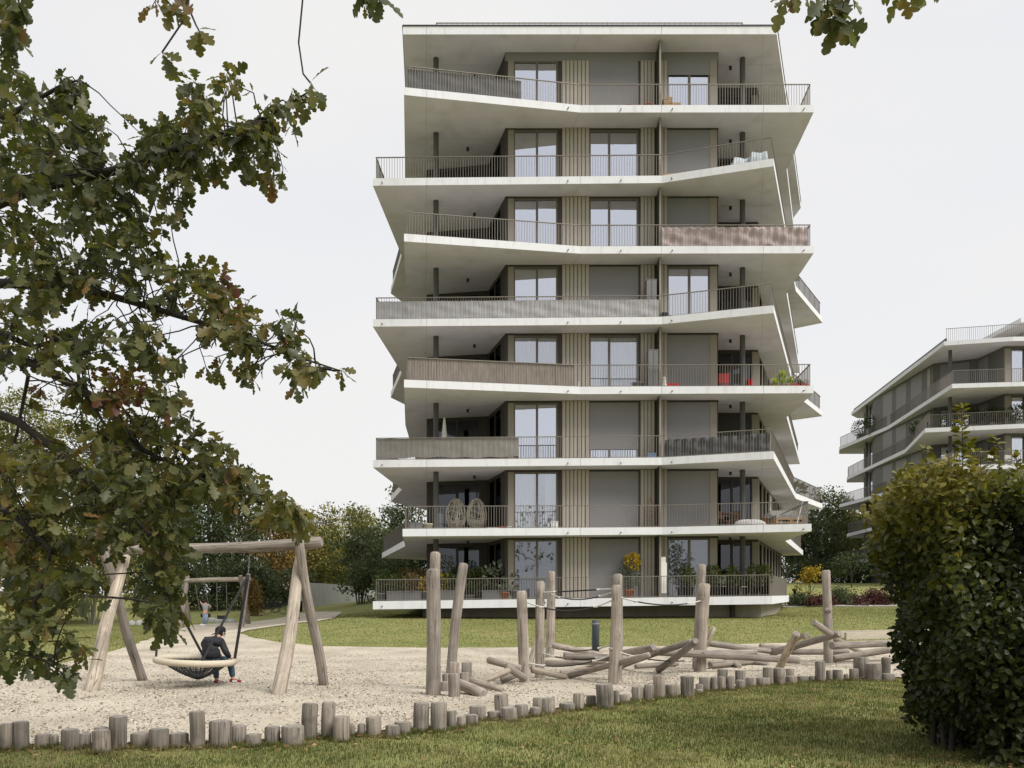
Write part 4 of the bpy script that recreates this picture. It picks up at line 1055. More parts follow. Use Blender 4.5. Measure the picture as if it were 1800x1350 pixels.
# hair and backward cap
mb = MB(); mb.lathe(head + Vector((-.01, -.012, -.05)), [(.068, 0), (.083, .03), (.087, .06), (.085, .09)], 16); mb.build('hair', M['hair'], person)
M['cap'] = mat('black_cap', (.012, .012, .015), .7, .2, 20)
mb = MB(); cc = head + Vector((-.004, -.004, .025)); mb.lathe(cc, [(.092, -.012), (.095, .02), (.088, .055), (.066, .085), (.034, .10), (.004, .104)], 18); cap = mb.build('cap', M['cap'], person)
bd = Vector((-.86, -.45, -.12)).normalized(); bs = Vector((-bd.y, bd.x, 0)).normalized(); mb = MB(); vs_ = []; K = 9
for q in range(K):
    a = -1.15 + 2.3 * q / (K - 1); e0 = cc + bd * (.085 * math.cos(a * .8)) + bs * (.085 * math.sin(a * .8)) + Vector((0, 0, -.008)); e1 = cc + bd * (.085 + .075 * math.cos(a * 1.1)) + bs * (.08 * math.sin(a)) + Vector((0, 0, -.028))
    vs_ += [e0, e1, e0 - Vector((0, 0, .006)), e1 - Vector((0, 0, .006))]
fs = []
for q in range(K - 1):
    i = 4 * q; fs += [(i, i + 1, i + 5, i + 4), (i + 2, i + 6, i + 7, i + 3), (i + 1, i + 3, i + 7, i + 5)]
mb.add(vs_, fs, 0, True); mb.build('visor', M['cap'], cap)

# background swing and the person on it
YS = 45.0
sw2 = thing('timber_swing', 'distant log swing frame with two chain swings in front of dark trees', 'swing frame', G(400, 1098))
mb = MB(); mb.tube([P(322, 1021, YS), P(380, 1019, YS), P(441, 1018, YS)], [.12, .125, .13], 12, 0, True, 5, .05, 1, .03); mb.build('beam', [M['wood2'], M['wood_end']], sw2)
for (bx, by, tx, ty, dy) in ((424, 1099, 437, 1009, 1.2), (437, 1097, 423, 1012, -1.2), (316, 1099, 330, 1012, 1.2), (333, 1097, 320, 1014, -1.2)):
    mb = MB(); b = P(bx, by, YS - dy * .8); b.z = hz(b.x, b.y) - .1; mb.tube([b, P(tx, ty, YS + dy * .15)], [.14, .11], 12, 0, True, bx, .05, 1); mb.build('leg', [M['wood'], M['wood_end']], sw2)
def seat_swing(px0, px1, seat_py, sway, lab):
    a = P(px0, 1020, YS); b = P(px1, 1020, YS); s0 = P(px0 + sway, seat_py, YS + .2); s1 = P(px1 + sway, seat_py, YS + .2)
    t = thing('chain_swing', lab, 'swing', s0, 'swings on the distant frame')
    for (u, v) in ((a, s0), (b, s1)):
        mb = MB(); mb.tube([u, v], .018, 5); mb.build('chain', M['grey_pot'], t)
    mb = MB(); mb.bar(s0, s1, .05, .2); mb.build('seat', M['black'], t)
    return s0, s1
s0, s1 = seat_swing(342, 359, 1082, 11, 'swing in use by the distant person'); seat_swing(381, 398, 1085, 1, 'empty swing beside the distant person')
YK = 45.1
def K2(px, py, dy=0): return P(px, py, YK + dy)
kid = thing('person', 'distant person in grey top and light jeans swinging with one arm up', 'person', K2(361, 1099))
M['greytop'] = mat('grey_top', (.30, .29, .30), .9, .1, 10); M['lightjeans'] = mat('light_jeans', (.22, .28, .38), .9, .1, 10)
kb = {'pel': (K2(361, 1078), .12), 'bel': (K2(361.5, 1072), .12), 'chest': (K2(362, 1066), .13), 'neck': (K2(361.5, 1061), .05), 'head': (K2(361.5, 1057), .085), 'shl': (K2(357, 1063.5), .06), 'ell': (K2(353.5, 1060.5), .042), 'hl': (K2(352, 1056), .035), 'shr': (K2(366.5, 1063.5), .06), 'elr': (K2(370, 1066, -.1), .042), 'hr': (K2(369, 1070), .035), 'kl': (K2(359, 1087, -.25), .07), 'al': (K2(355.5, 1096, -.2), .05), 'kr': (K2(363, 1088, -.3), .07), 'ar': (K2(359.5, 1097, -.25), .05)}
ke = [('pel', 'bel'), ('bel', 'chest'), ('chest', 'neck'), ('neck', 'head'), ('chest', 'shl'), ('shl', 'ell'), ('ell', 'hl'), ('chest', 'shr'), ('shr', 'elr'), ('elr', 'hr'), ('pel', 'kl'), ('kl', 'al'), ('pel', 'kr'), ('kr', 'ar')]
skin('body', kb, ke, M['skin'], kid, 1)
skin('top', {k: (kb[k][0], kb[k][1] * 1.22) for k in ('pel', 'bel', 'chest', 'shl', 'ell', 'shr', 'elr')}, [('pel', 'bel'), ('bel', 'chest'), ('chest', 'shl'), ('shl', 'ell'), ('chest', 'shr'), ('shr', 'elr')], M['greytop'], kid, 1)
skin('jeans', {k: (kb[k][0], kb[k][1] * 1.25) for k in ('pel', 'kl', 'al', 'kr', 'ar')}, [('pel', 'kl'), ('kl', 'al'), ('pel', 'kr'), ('kr', 'ar')], M['lightjeans'], kid, 1)
mb = MB(); mb.lathe(kb['head'][0] + Vector((0, -.01, -.05)), [(.06, 0), (.10, .06), (.10, .11), (.05, .16)], 12); mb.build('hair', M['hair'], kid)
for k_ in ('al', 'ar'):
    mb = MB(); p = kb[k_][0]; mb.tube([p + Vector((.02, .05, -.07)), p + Vector((-.08, -.12, -.08))], [.06, .05], 10); mb.build('shoe', M['shoe_w'], kid)
# ------------------------------------------------------------------ privacy screens on the railings
def cloth_mat(name, c, var=.1, streak=0):
    return mat(name, c, .95, var, 6, .3, 60, sx=(1, 1, .25) if streak else (1, 1, 1))
def front_path(k, px0, px1, extra=None, d=.15):
    ins = inset(POLY[k], d); pts = []
    a = front_point(ins, px0, 2); b = front_point(ins, px1, 2)
    if a is None: a = (Vector(ins[0]), None, 0)
    if b is None: b = (Vector(ins[2]), None, 1)
    pts = [a[0]] + ([Vector(ins[1])] if b[2] > a[2] else []) + [b[0]]
    if extra: pts += [Vector(ins[2]) + (Vector(ins[3]) - Vector(ins[2])).normalized() * extra]
    return pts
def screen(name, k, path, zlo, zhi, m, label, pleat=.012, pw=.16, wrinkle=.02, rows=7, bottom_sag=0.0, seed=0, slat=False):
    R = random.Random(seed)
    ln = sum((b - a).length for a, b in zip(path[:-1], path[1:])); step = .035
    vs_ = []; fs = []; n = int(ln / step); cum = []; acc = 0
    ph = [R.uniform(0, 6) for _ in range(6)]
    for i in range(n + 1):
        s_ = ln * i / n; acc = 0
        for a, b in zip(path[:-1], path[1:]):
            l = (b - a).length
            if s_ <= acc + l + 1e-6: u = (b - a) / l; p = a + u * (s_ - acc); break
            acc += l
        nn = Vector((-u.y, u.x))
        for j in range(rows + 1):
            t = j / rows
            zz = zlo + (zhi - zlo) * t
            if j == 0: zz += bottom_sag * (.5 + .5 * math.sin(s_ * 1.7 + ph[0])) + .02 * math.sin(s_ * 6 + ph[1])
            if j == rows: zz -= bottom_sag * .35 * abs(math.sin(s_ * 2.6 + ph[2]))
            o = pleat * math.sin(s_ / pw * 6.283 + .8 * math.sin(s_ * 1.3)) * (.6 + .4 * t) + wrinkle * math.sin(s_ * 5 + t * 7 + ph[3]) * math.sin(s_ * 2.1 - t * 3 + ph[4]) * (1 - abs(2 * t - 1) ** 3)
            q = p + nn * (abs(pleat) + wrinkle + o)
            vs_.append((q.x, q.y, zz))
    for i in range(n):
        for j in range(rows):
            a = i * (rows + 1) + j; fs.append((a, a + rows + 1, a + rows + 2, a + 1))
    zb = Zs[k]
    mb = MB(); mb.add([(x, y, z + zb) for x, y, z in vs_], fs, 0, True)
    o = mb.build(name, m, None, None, warp)
    return tag(o, label, 'privacy screen', 'privacy screens on balcony railings')
M['c_dark'] = cloth_mat('dark_grey_cloth', (.13, .13, .135)); M['c_pink'] = cloth_mat('dusty_pink_cloth', (.50, .405, .41)); M['c_white'] = cloth_mat('pale_grey_cloth', (.46, .455, .48)); M['c_reed'] = cloth_mat('brown_reed_mat', (.255, .22, .195), .22, 1); M['c_beige'] = cloth_mat('beige_grey_mesh', (.30, .28, .262)); M['c_char'] = cloth_mat('charcoal_sheet', (.10, .10, .105))
screen('privacy_screen', 7, front_path(7, 716, 916), .04, .88, M['c_dark'], 'dark grey cloth screen on the left of the topmost balcony', .014, .17, .03, 8, 0, 1)
screen('privacy_screen', 5, front_path(5, 1165, 1421), .06, .93, M['c_pink'], 'wrinkled dusty pink cloth screen on a right hand railing', .03, .33, .085, 10, .05, 2)
screen('privacy_screen', 4, front_path(4, 661, 1158), .05, .82, M['c_white'], 'pale grey cloth screen running along most of a railing', .010, .2, .028, 10, .03, 3)
screen('privacy_screen', 3, front_path(3, 714, 1009), .02, .93, M['c_reed'], 'brown reed mat screen tied to a left hand railing', .006, .05, .004, 3, 0, 4)
screen('privacy_screen', 2, front_path(2, 661, 912), .10, .93, M['c_beige'], 'beige grey mesh screen with a gap below on the left railing', .008, .23, .016, 8, .03, 5)
screen('privacy_screen', 2, front_path(2, 1166, 1357), .02, .80, M['c_char'], 'charcoal sheet screen hanging in folds below the reed screen floor', .06, .36, .07, 10, .03, 6)
ins = inset(POLY[2], .15); a = Vector(ins[2]); b = a + (Vector(ins[3]) - a).normalized() * 9
screen('privacy_screen', 2, [a + (b - a) * .02, b], .05, .9, M['c_beige'], 'beige mesh screen along the receding right edge of a balcony', .01, .2, .02, 6, .02, 7)
ins = inset(POLY[6], .15); a = Vector(ins[8]); b = Vector(ins[7])
screen('privacy_screen', 6, [Vector(ins[7]), Vector(ins[7]) + (Vector(ins[8]) - Vector(ins[7])) * .6], .04, .8, M['c_dark'], 'dark cloth screen on the far back left balcony corner', .01, .2, .02, 5, 0, 8)

# ------------------------------------------------------------------ furnishings on the balconies
def B(k, px, Y): 
    X = (px - CX) / FPX * Y
    return Vector((X, Y, bz(Zs[k], X)))
LEAFG = [(0, (.022, .040, .014)), (.5, (.045, .075, .022)), (1, (.09, .11, .03))]
M['lf_pot'] = leaf_mat('pot_plant_leaf', LEAFG); M['lf_bamboo'] = leaf_mat('bamboo_leaf', [(0, (.045, .062, .020)), (.5, (.09, .115, .035)), (1, (.18, .185, .06))])
M['lf_yellow'] = leaf_mat('yellow_leaf', [(0, (.30, .20, .02)), (.5, (.50, .34, .03)), (1, (.62, .46, .06))], .4); M['lf_silver'] = leaf_mat('silver_leaf', [(0, (.06, .08, .055)), (.5, (.12, .15, .11)), (1, (.22, .25, .2))]); M['lf_rust'] = leaf_mat('rust_leaf', [(0, (.10, .06, .03)), (.5, (.20, .13, .06)), (1, (.13, .14, .05))]); M['lf_lime'] = leaf_mat('lime_leaf', [(0, (.20, .28, .03)), (1, (.42, .5, .08))], .4)
M['stem'] = mat('plant_stem', (.06, .045, .03), .9, .2, 20)
def foliage(name, parent, c, rad, n, size, m, tmpl=HORN, up=.3, seed=0, kind='stuff'):
    g = np.random.default_rng(seed + 77)
    u = unit(g.normal(0, 1, (n, 3))); rr = g.uniform(.25, 1, n) ** .5
    cc = np.array(c) + u * rr[:, None] * np.array(rad)
    d = unit(u + g.normal(0, .6, (n, 3)) + np.array([0, 0, up])); nn = unit(g.normal(0, 1, (n, 3)) + np.array([0, 0, .8]))
    return leaves_obj(name, tmpl, cc, d, nn, g.uniform(.6, 1.2, n) * size, g.uniform(0, 1, n), m, parent, kind)
def potted(p, label, pot, r, h, rad, n, size, lm, seed, cat='potted plant', group='plants on the balconies', tmpl=HORN, lift=0.0, square=False):
    p = Vector(p); t = thing('potted_plant', label, cat, p, group)
    mb = MB()
    if square: mb.b2((p.x - r, p.y - r * .6, p.z), (p.x + r, p.y + r * .6, p.z + h)); mb.b2((p.x - r - .015, p.y - r * .6 - .015, p.z + h - .05), (p.x + r + .015, p.y + r * .6 + .015, p.z + h + .01))
    else: mb.lathe(p, [(r * .72, 0), (r * .98, h * .86), (r * 1.08, h * .87), (r * 1.08, h), (r * .9, h)], 16)
    mb.build('planter' if square else 'pot', M[pot], t)
    c = p + Vector((0, 0, h + rad[2] * .8 + lift))
    R = random.Random(seed); mb = MB()
    for q in range(6): mb.tube([p + Vector((R.uniform(-.4, .4) * r, R.uniform(-.3, .3) * r, h * .9)), c + Vector((R.uniform(-.5, .5) * rad[0], R.uniform(-.5, .5) * rad[1], R.uniform(-.1, .6) * rad[2]))], .009, 5)
    mb.build('stem', M['stem'], t)
    foliage('foliage', t, c, rad, n, size, M[lm], tmpl, .4, seed)
    return t
def pot_only(k, px, Y, r, h, m, label):
    p = B(k, px, Y); mb = MB(); mb.lathe(p, [(r * .7, 0), (r * .95, h * .85), (r * 1.1, h * .86), (r * 1.1, h), (r * .92, h), (r * .85, h * .9)], 16)
    return tag(mb.build('flower_pot', M[m]), label, 'pot', 'pots on the balconies')
def boxthing(name, p, w, d, h, m, label, cat, slats=0, group=None, rot=0):
    p = Vector(p); t = thing(name, label, cat, p, group)
    mb = MB()
    if slats:
        for q in range(slats):
            z = p.z + h * (q + .5) / slats
            for sy in (-1, 1): mb.box((p.x, p.y + sy * (d / 2 - .01), z), (w / 2, .01, h / slats * .40))
            for sx in (-1, 1): mb.box((p.x + sx * (w / 2 - .01), p.y, z), (.009, d / 2 - .021, h / slats * .39))
        mb.build('slat_wall', M[m], t)
        mb = MB()
        for sx in (-1, 1):
            for sy in (-1, 1): mb.box((p.x + sx * (w / 2 - .04), p.y + sy * (d / 2 - .035), p.z + h / 2), (.02, .014, h / 2))
        mb.build('corner_post', M[m], t)
        mb = MB(); mb.box((p.x, p.y, p.z + .02), (w / 2 - .05, d / 2 - .05, .01)); mb.build('base_board', M[m], t)
    else:
        mb.b2((p.x - w / 2, p.y - d / 2, p.z + .03), (p.x + w / 2, p.y + d / 2, p.z + h - .03)); mb.build('body', M[m], t)
        mb = MB(); mb.b2((p.x - w / 2 - .012, p.y - d / 2 - .012, p.z + h - .028), (p.x + w / 2 + .012, p.y + d / 2 + .012, p.z + h)); mb.build('lid', M[m], t)
        mb = MB(); mb.box((p.x, p.y - d / 2 - .004, p.z + h / 2), (.006, .004, h / 2 - .06)); mb.build('door_gap', M['metal'], t)
        mb = MB()
        for sx in (-1, 1):
            for sy in (-1, 1): mb.box((p.x + sx * (w / 2 - .03), p.y + sy * (d / 2 - .03), p.z + .014), (.02, .02, .0145))
        mb.build('foot', M['metal'], t)
    return t
def chair(p, m, label, rot=0, group='chairs on the balconies', seat=.45, back=.88, w=.46):
    p = Vector(p); t = thing('balcony_chair', label, 'chair', p, group); c, s_ = math.cos(rot), math.sin(rot)
    ax = (Vector((c, s_, 0)), Vector((-s_, c, 0)), Vector((0, 0, 1)))
    def W(x, y, z): return p + ax[0] * x + ax[1] * y + Vector((0, 0, z))
    mb = MB(); mb.box(W(0, 0, seat), (w / 2, w / 2, .02), ax); mb.build('seat', M[m], t)
    mb = MB(); mb.box(W(0, w / 2 - .02, (seat + back) / 2 + .06), (w / 2, .015, (back - seat) / 2 - .04), ax); mb.build('backrest', M[m], t)
    for sx in (-1, 1):
        for sy in (-1, 1):
            mb = MB(); mb.tube([W(sx * (w / 2 - .02), sy * (w / 2 - .02), 0), W(sx * (w / 2 - .03), sy * (w / 2 - .03), back if sy > 0 else seat)], .013, 6); mb.build('leg', M['metal'], t)
    return t
# topmost balcony
pot_only(7, 1105, 35.1, .24, .2, 'terracotta', 'terracotta pot near the middle of the topmost balcony'); pot_only(7, 1140, 35.1, .24, .26, 'terracotta', 'terracotta pot by the partition on the topmost balcony')
boxthing('storage_crate', B(7, 1173, 35.1), .38, .35, .56, 'lightwood', 'tall stacked wooden crate right of the partition, topmost balcony', 'crate', 4)
boxthing('storage_crate', B(7, 1188, 35.0), .36, .35, .26, 'lightwood', 'low wooden crate beside the tall crate, topmost balcony', 'crate', 2)
boxthing('balcony_bench', B(7, 925, 36.3), .62, .35, .2, 'terracotta', 'low red brown bench behind the topmost railing', 'bench', 2)
boxthing('planter_box', B(7, 1403, 36.2), .75, .5, .38, 'grey_pot', 'dark planter box in the right corner of the topmost balcony', 'planter')
p = B(7, 1318, 36.3); t = thing('bistro_table', 'small wooden table behind the topmost right railing', 'table', p)
mb = MB(); mb.b2((p.x - .4, p.y - .3, p.z + .68), (p.x + .4, p.y + .3, p.z + .72)); mb.build('tabletop', M['darkwood'], t)
for sx in (-1, 1):
    for sy in (-1, 1):
        mb = MB(); mb.tube([p + Vector((sx * .35, sy * .25, 0)), p + Vector((sx * .3, sy * .2, .68))], .018, 6); mb.build('leg', M['metal'], t)
chair(B(7, 1330, 36.9), 'darkwood', 'dark chair by the wooden table on the topmost balcony', .4)
# sixth storey
M['tarp'] = mat('pale_blue_cover', (.40, .445, .475), .7, .12, 3, .4, 8)
def draped(p, w, d, h, m, label, seed, cat='covered furniture'):
    p = Vector(p); R = random.Random(seed); n = 14; vs_ = []; fs = []
    for j in range(n + 1):
        for i in range(n + 1):
            x = (i / n - .5) * 2; y = (j / n - .5) * 2; e = max(abs(x), abs(y))
            z = h * (1 - max(0, e - .72) / .28 * 1.0) if e > .72 else h
            z = max(.0, z) * (1 + .10 * math.sin(x * 4 + seed) * math.cos(y * 3)) 
            sp = 1 - .22 * max(0, .9 - e)
            vs_.append((p.x + x * w / 2 * (.8 + .2 * e) + .02 * math.sin(y * 9 + seed), p.y + y * d / 2 * (.8 + .2 * e) + .02 * math.sin(x * 9), p.z + z))
    for j in range(n):
        for i in range(n): a = j * (n + 1) + i; fs.append((a, a + 1, a + n + 2, a + n + 1))
    mb = MB(); mb.add(vs_, fs, 0, True); return tag(mb.build('furniture_cover', M[m], None), label, cat)
draped(B(6, 1302, 34.6), 1.0, .7, .62, 'tarp', 'pale blue cover over garden furniture by the round column', 1); draped(B(6, 1332, 34.2), .9, .6, .66, 'tarp', 'white blue cover over furniture in the upper right balcony corner', 2)
boxthing('storage_crate', B(6, 1175, 35.0), .5, .35, .24, 'lightwood', 'low wooden crate right of the partition under the topmost floor', 'crate', 2)
draped(B(6, 1210, 35.0), .7, .5, .2, 'tarp', 'flat folded pale blue cover lying on a balcony floor', 3)
# fifth storey planting behind pink screen
for q, px in enumerate((1268, 1290, 1312, 1340, 1372, 1400)):
    potted(B(5, px, 36.2 if px < 1330 else 35.6), f'{ordinal(q + 1)} dark herb box from the left behind the pink screen', 'grey_pot', .28, .72, (.32, .25, .2), 160, .12, 'lf_pot', 50 + q, 'planter', 'planters behind the pink screen', square=True)
# fourth storey
boxthing('storage_cabinet', B(4, 1144, 35.15), .42, .45, 1.72, 'grey_pot', 'tall grey storage cabinet left of the partition above the pale screen', 'cabinet')
boxthing('planter_box', B(4, 1168, 34.95), .28, .3, .26, 'black', 'small black box right of the partition', 'box')
chair(B(4, 1325, 36.3), 'dark', 'high backed dark chair behind the round column', .7, seat=.5, back=1.3, w=.6)
# third storey
boxthing('storage_cabinet', B(3, 1147, 35.1), .42, .45, 1.64, 'grey_pot', 'tall pale grey cabinet beside the partition above the garden chairs', 'cabinet')
pot_only(3, 1121, 35.2, .24, .3, 'grey_pot', 'round grey brown pot left of the tall pale cabinet')
boxthing('planter_box', B(3, 1180, 35.0), .55, .3, .2, 'red', 'red planter box right of the partition', 'planter')
def figurine(p, h, label):
    p = Vector(p); t = thing('figurine', label, 'figurine', p)
    mb = MB(); mb.lathe(p, [(.09 * h * 2, 0), (.11 * h * 2, h * .25), (.06 * h * 2, h * .55), (.08 * h * 2, h * .62), (.035 * h * 2, h * .7)], 12); mb.build('body', M['white'], t)
    mb = MB(); mb.lathe(p + Vector((0, 0, h * .69)), [(.02 * h, 0), (.13 * h, h * .1), (.13 * h, h * .2), (.02 * h, h * .3)], 10); mb.build('head', M['white'], t)
figurine(B(3, 1168, 34.9), .5, 'small pale garden figurine in front of the red planter box'); figurine(B(3, 1017.5, 34.9), .3, 'small white figurine at the end of the reed mat screen')
chair(B(3, 1270, 36.3), 'red', 'red chair with its back to the railing, leftmost', math.pi, seat=.42, back=.92, w=.44)
chair(B(3, 1291, 36.5), 'dark', 'dark green chair between the red chairs', math.pi, back=.95, w=.42)
chair(B(3, 1310, 36.9), 'red', 'red chair right of the round column', -.8); chair(B(3, 1325, 36.9), 'red', 'red chair turned sideways at the right', 1.2)
potted(B(3, 1374, 35.3), 'lime green leafy plant in a red trough', 'terracotta', .4, .16, (.3, .2, .26), 60, .3, 'lf_lime', 61, square=True, tmpl=HORN)
for q, px in enumerate((1398, 1411)):
    potted(B(3, px, 35.2), ['red trough with white flowers right of the lime plant', 'red trough at the right end of the railing'][q], 'red', .2, .22, (.22, .15, .1), 60, .1, 'lf_silver', 62 + q, square=True)
# second storey: closed parasol, blue box
p = B(2, 781, 36.2); t = thing('closed_parasol', 'closed white parasol standing in front of the dark loggia', 'parasol', p)
mb = MB(); mb.tube([p, p + Vector((0, 0, 2.1))], .02, 8); mb.build('pole', M['metal'], t)
mb = MB(); prof = [(.07, .92), (.13, 1.05), (.12, 1.3), (.085, 1.6), (.05, 1.95), (.015, 2.12)]
mb.tube([p + Vector((0, 0, z)) for r, z in prof], [r for r, z in prof], 14, 0, True, 5, .12); mb.build('canopy', M['white'], t)
mb = MB(); mb.lathe(p + Vector((.06, -.06, .9)), [(.03, 0), (.11, .06), (.11, .15), (.03, .2)], 10); mb.build('tie_bundle', M['white'], t)
M['bluebox'] = mat('blue_plastic', (.16, .24, .36), .5, .05, 3)
boxthing('storage_crate', B(2, 1145, 35.1), .38, .35, .27, 'bluebox', 'blue plastic crate left of the partition', 'crate', 3)
# first storey: egg chairs, planters, trellis, table, bean bag, pallet sofa, parasol
M['wicker'] = mat('natural_wicker', (.56, .50, .41), .85, .2, 30)
def egg_chair(px, label, seed):
    p = B(1, px, 37.0); t = thing('hanging_egg_chair', label, 'egg chair', p, 'wicker egg chairs')
    R = random.Random(seed); c = p + Vector((0, -.1, .86)); a_, b_ = .46, .70
    mb = MB(); mb.lathe(p, [(.5, 0), (.5, .04), (.05, .06)], 24); mb.build('base', M['metal'], t)
    mb = MB(); pts = [p + Vector((0, .45, .05)), p + Vector((0, .52, .9)), p + Vector((0, .45, 1.65)), p + Vector((0, .15, 1.95)), p + Vector((0, -.1, 1.92)), p + Vector((0, -.1, 1.56))]
    mb.tube(pts, .022, 8); mb.build('stand', M['metal'], t)
    def ep(th, f): 
        zz = math.cos(f); w = math.sin(f) * (1 - .12 * zz); return c + Vector((a_ * w * math.cos(th), a_ * .9 * w * math.sin(th), b_ * zz))
    mb = MB()
    for q in range(52):
        th = R.uniform(0, 6.28); tw = R.uniform(-1.6, 1.6); mb.tube([ep(th + tw * s_ / 8, .12 + (math.pi - .24) * s_ / 8) for s_ in range(9)], .011, 4, 0, False)
    for q in range(9):
        f = .3 + q * .3; mb.tube([ep(2 * math.pi * s_ / 18 + .0, f + .12 * math.sin(s_ * 1.1 + q)) for s_ in range(19)], .010, 4, 0, False)
    mb.build('woven_shell', M['wicker'], t, 'stuff')
    mb = MB(); mb.lathe(c + Vector((0, 0, -.52)), [(.08, 0), (.34, .08), (.36, .2), (.25, .26), (.01, .27)], 18); mb.build('cushion', M['c_beige'], t)
    mb = MB(); mb.lathe(c + Vector((0, .12, -.2)), [(.2, 0), (.33, .15), (.33, .5), (.2, .75), (.02, .8)], 18); mb.build('back_cushion', M['c_dark'], t)
egg_chair(802, 'left wicker hanging egg chair on the first floor loggia', 1); egg_chair(838, 'right wicker hanging egg chair on the first floor loggia', 2)
boxthing('planter_box', B(1, 732, 35.2), .52, .45, .33, 'grey_pot', 'grey planter box at the left end of the first floor railing', 'planter')
pot_only(1, 753, 35.3, .18, .3, 'wicker', 'round pale basket pot left of the egg chairs')
boxthing('deck_chair', B(1, 867, 35.6), .5, .5, .12, 'wicker', 'low wicker footrest right of the egg chairs', 'footrest', 2)
pot_only(1, 882, 35.2, .08, .14, 'red', 'tiny red pot right of the egg chairs'); pot_only(1, 895, 35.2, .1, .14, 'white', 'tiny white pot right of the red pot')
boxthing('side_bin', B(1, 975, 35.3), .3, .28, .34, 'white', 'white bin in front of the first floor window', 'bin')
p = B(1, 1144, 35.05); t = thing('garden_trellis', 'brown pointed wooden trellis leaning beside the partition', 'trellis', p)
for q in range(5):
    x = (q - 2) * .115; top = 1.42 - abs(q - 2) * .12
    mb = MB(); mb.tube([p + Vector((x, 0, 0)), p + Vector((x, .03, top - .35)), p + Vector((x * .25, .05, top))], .011, 5); mb.build('slat', M['darkwood'], t)
for z in (.12, .32, .52, .72, .92):
    mb = MB(); mb.bar(p + Vector((-.25, .02, z)), p + Vector((.25, .02, z)), .018, .014); mb.build('crossbar', M['darkwood'], t)
p = B(1, 1282, 36.4); t = thing('bistro_table', 'round wooden bistro table behind the first floor railing', 'table', p)
mb = MB(); mb.lathe(p + Vector((0, 0, .7)), [(.33, 0), (.34, .015), (.33, .03)], 18); mb.build('tabletop', M['darkwood'], t)
for q in range(3):
    a = q * 2.1; mb = MB(); mb.tube([p + Vector((.3 * math.cos(a), .3 * math.sin(a), 0)), p + Vector((-.1 * math.cos(a), -.1 * math.sin(a), .7))], .018, 6); mb.build('leg', M['darkwood'], t)
chair(B(1, 1272, 36.9), 'darkwood', 'wooden folding chair left of the bistro table', .5); chair(B(1, 1296, 36.9), 'darkwood', 'wooden folding chair right of the bistro table', -.5)
def blob(p, rx, ry, h, m, name, label, cat, seed=0):
    p = Vector(p); vs_ = []; fs = []; n, k_ = 20, 7
    for j in range(k_ + 1):
        f = j / k_ * math.pi / 2
        for i in range(n):
            a = 2 * math.pi * i / n; w = 1 + .06 * math.sin(3 * a + seed) + .05 * math.sin(5 * a + seed * 2)
            vs_.append(p + Vector((rx * w * math.cos(f) ** .6 * math.cos(a), ry * w * math.cos(f) ** .6 * math.sin(a), h * math.sin(f) * (1 + .12 * math.sin(2 * a + seed)))))
    for j in range(k_):
        for i in range(n): fs.append((j * n + i, j * n + (i + 1) % n, (j + 1) * n + (i + 1) % n, (j + 1) * n + i))
    mb = MB(); mb.add(vs_, fs, 0, True); return tag(mb.build(name, M[m]), label, cat)
M['stripe'] = mat('grey_striped_fabric', (.50, .49, .48), .9, .25, 12, sx=(6, 1, 1))
blob(B(1, 1317, 34.6), .68, .4, .27, 'stripe', 'bean_bag', 'pale striped bean bag on the first floor balcony', 'bean bag', 2)
pot_only(1, 1345, 34.6, .16, .38, 'darkwood', 'brown wooden pot between the bean bag and the pallet sofa')
p = B(1, 1384, 35.4); t = thing('pallet_sofa', 'wooden pallet sofa with grey cushions in the right corner', 'sofa', p)
for q in range(6):
    mb = MB(); mb.b2((p.x - .65, p.y - .5 + q * .18, p.z + .34), (p.x + .65, p.y - .38 + q * .18, p.z + .36)); mb.build('plank', M['lightwood'], t)
for z in (.03, .17, .30):
    mb = MB(); mb.b2((p.x - .65, p.y - .52, p.z + z), (p.x + .65, p.y - .503, p.z + z + .035)); mb.build('plank', M['lightwood'], t)
for x in (-.6, 0, .6):
    mb = MB(); mb.b2((p.x + x - .05, p.y - .50, p.z), (p.x + x + .05, p.y + .5, p.z + .335)); mb.build('block', M['lightwood'], t)
mb = MB(); mb.b2((p.x - .64, p.y - .5, p.z + .362), (p.x + .64, p.y + .5, p.z + .50)); mb.build('cushion', M['c_beige'], t)
mb = MB(); mb.b2((p.x - .64, p.y + .38, p.z + .503), (p.x + .64, p.y + .52, p.z + .78)); mb.build('back_cushion', M['c_beige'], t)
blob(B(1, 1350, 35.6) + Vector((0, 0, .40)), .24, .22, .24, 'c_char', 'cushion', 'dark round cushion left of the pallet sofa', 'cushion', 4)
p = B(1, 1400, 34.7); t = thing('closed_parasol', 'tilted dark closed parasol leaning over the pallet sofa', 'parasol', p)
mb = MB(); mb.tube([p, p + Vector((.25, 0, 1.0))], .02, 7); mb.build('pole', M['white'], t)
mb = MB(); mb.tube([p + Vector((-.65, .1, .48)), p + Vector((0, .05, .82)), p + Vector((.45, 0, 1.02))], [.02, .05, .03], 8); mb.build('canopy', M['c_char'], t)
# wing balconies far right: plants
potted((17.5, 50.9, bz(Zs[2], 17.5)), 'spiky plant on the far right balcony wing', 'grey_pot', .25, .35, (.5, .5, .4), 120, .35, 'lf_bamboo', 71)
potted((16.3, 49.0, bz(Zs[2], 16.3)), 'red leaved plant on the far right balcony wing', 'grey_pot', .25, .35, (.3, .3, .5), 160, .18, 'lf_rust', 72)
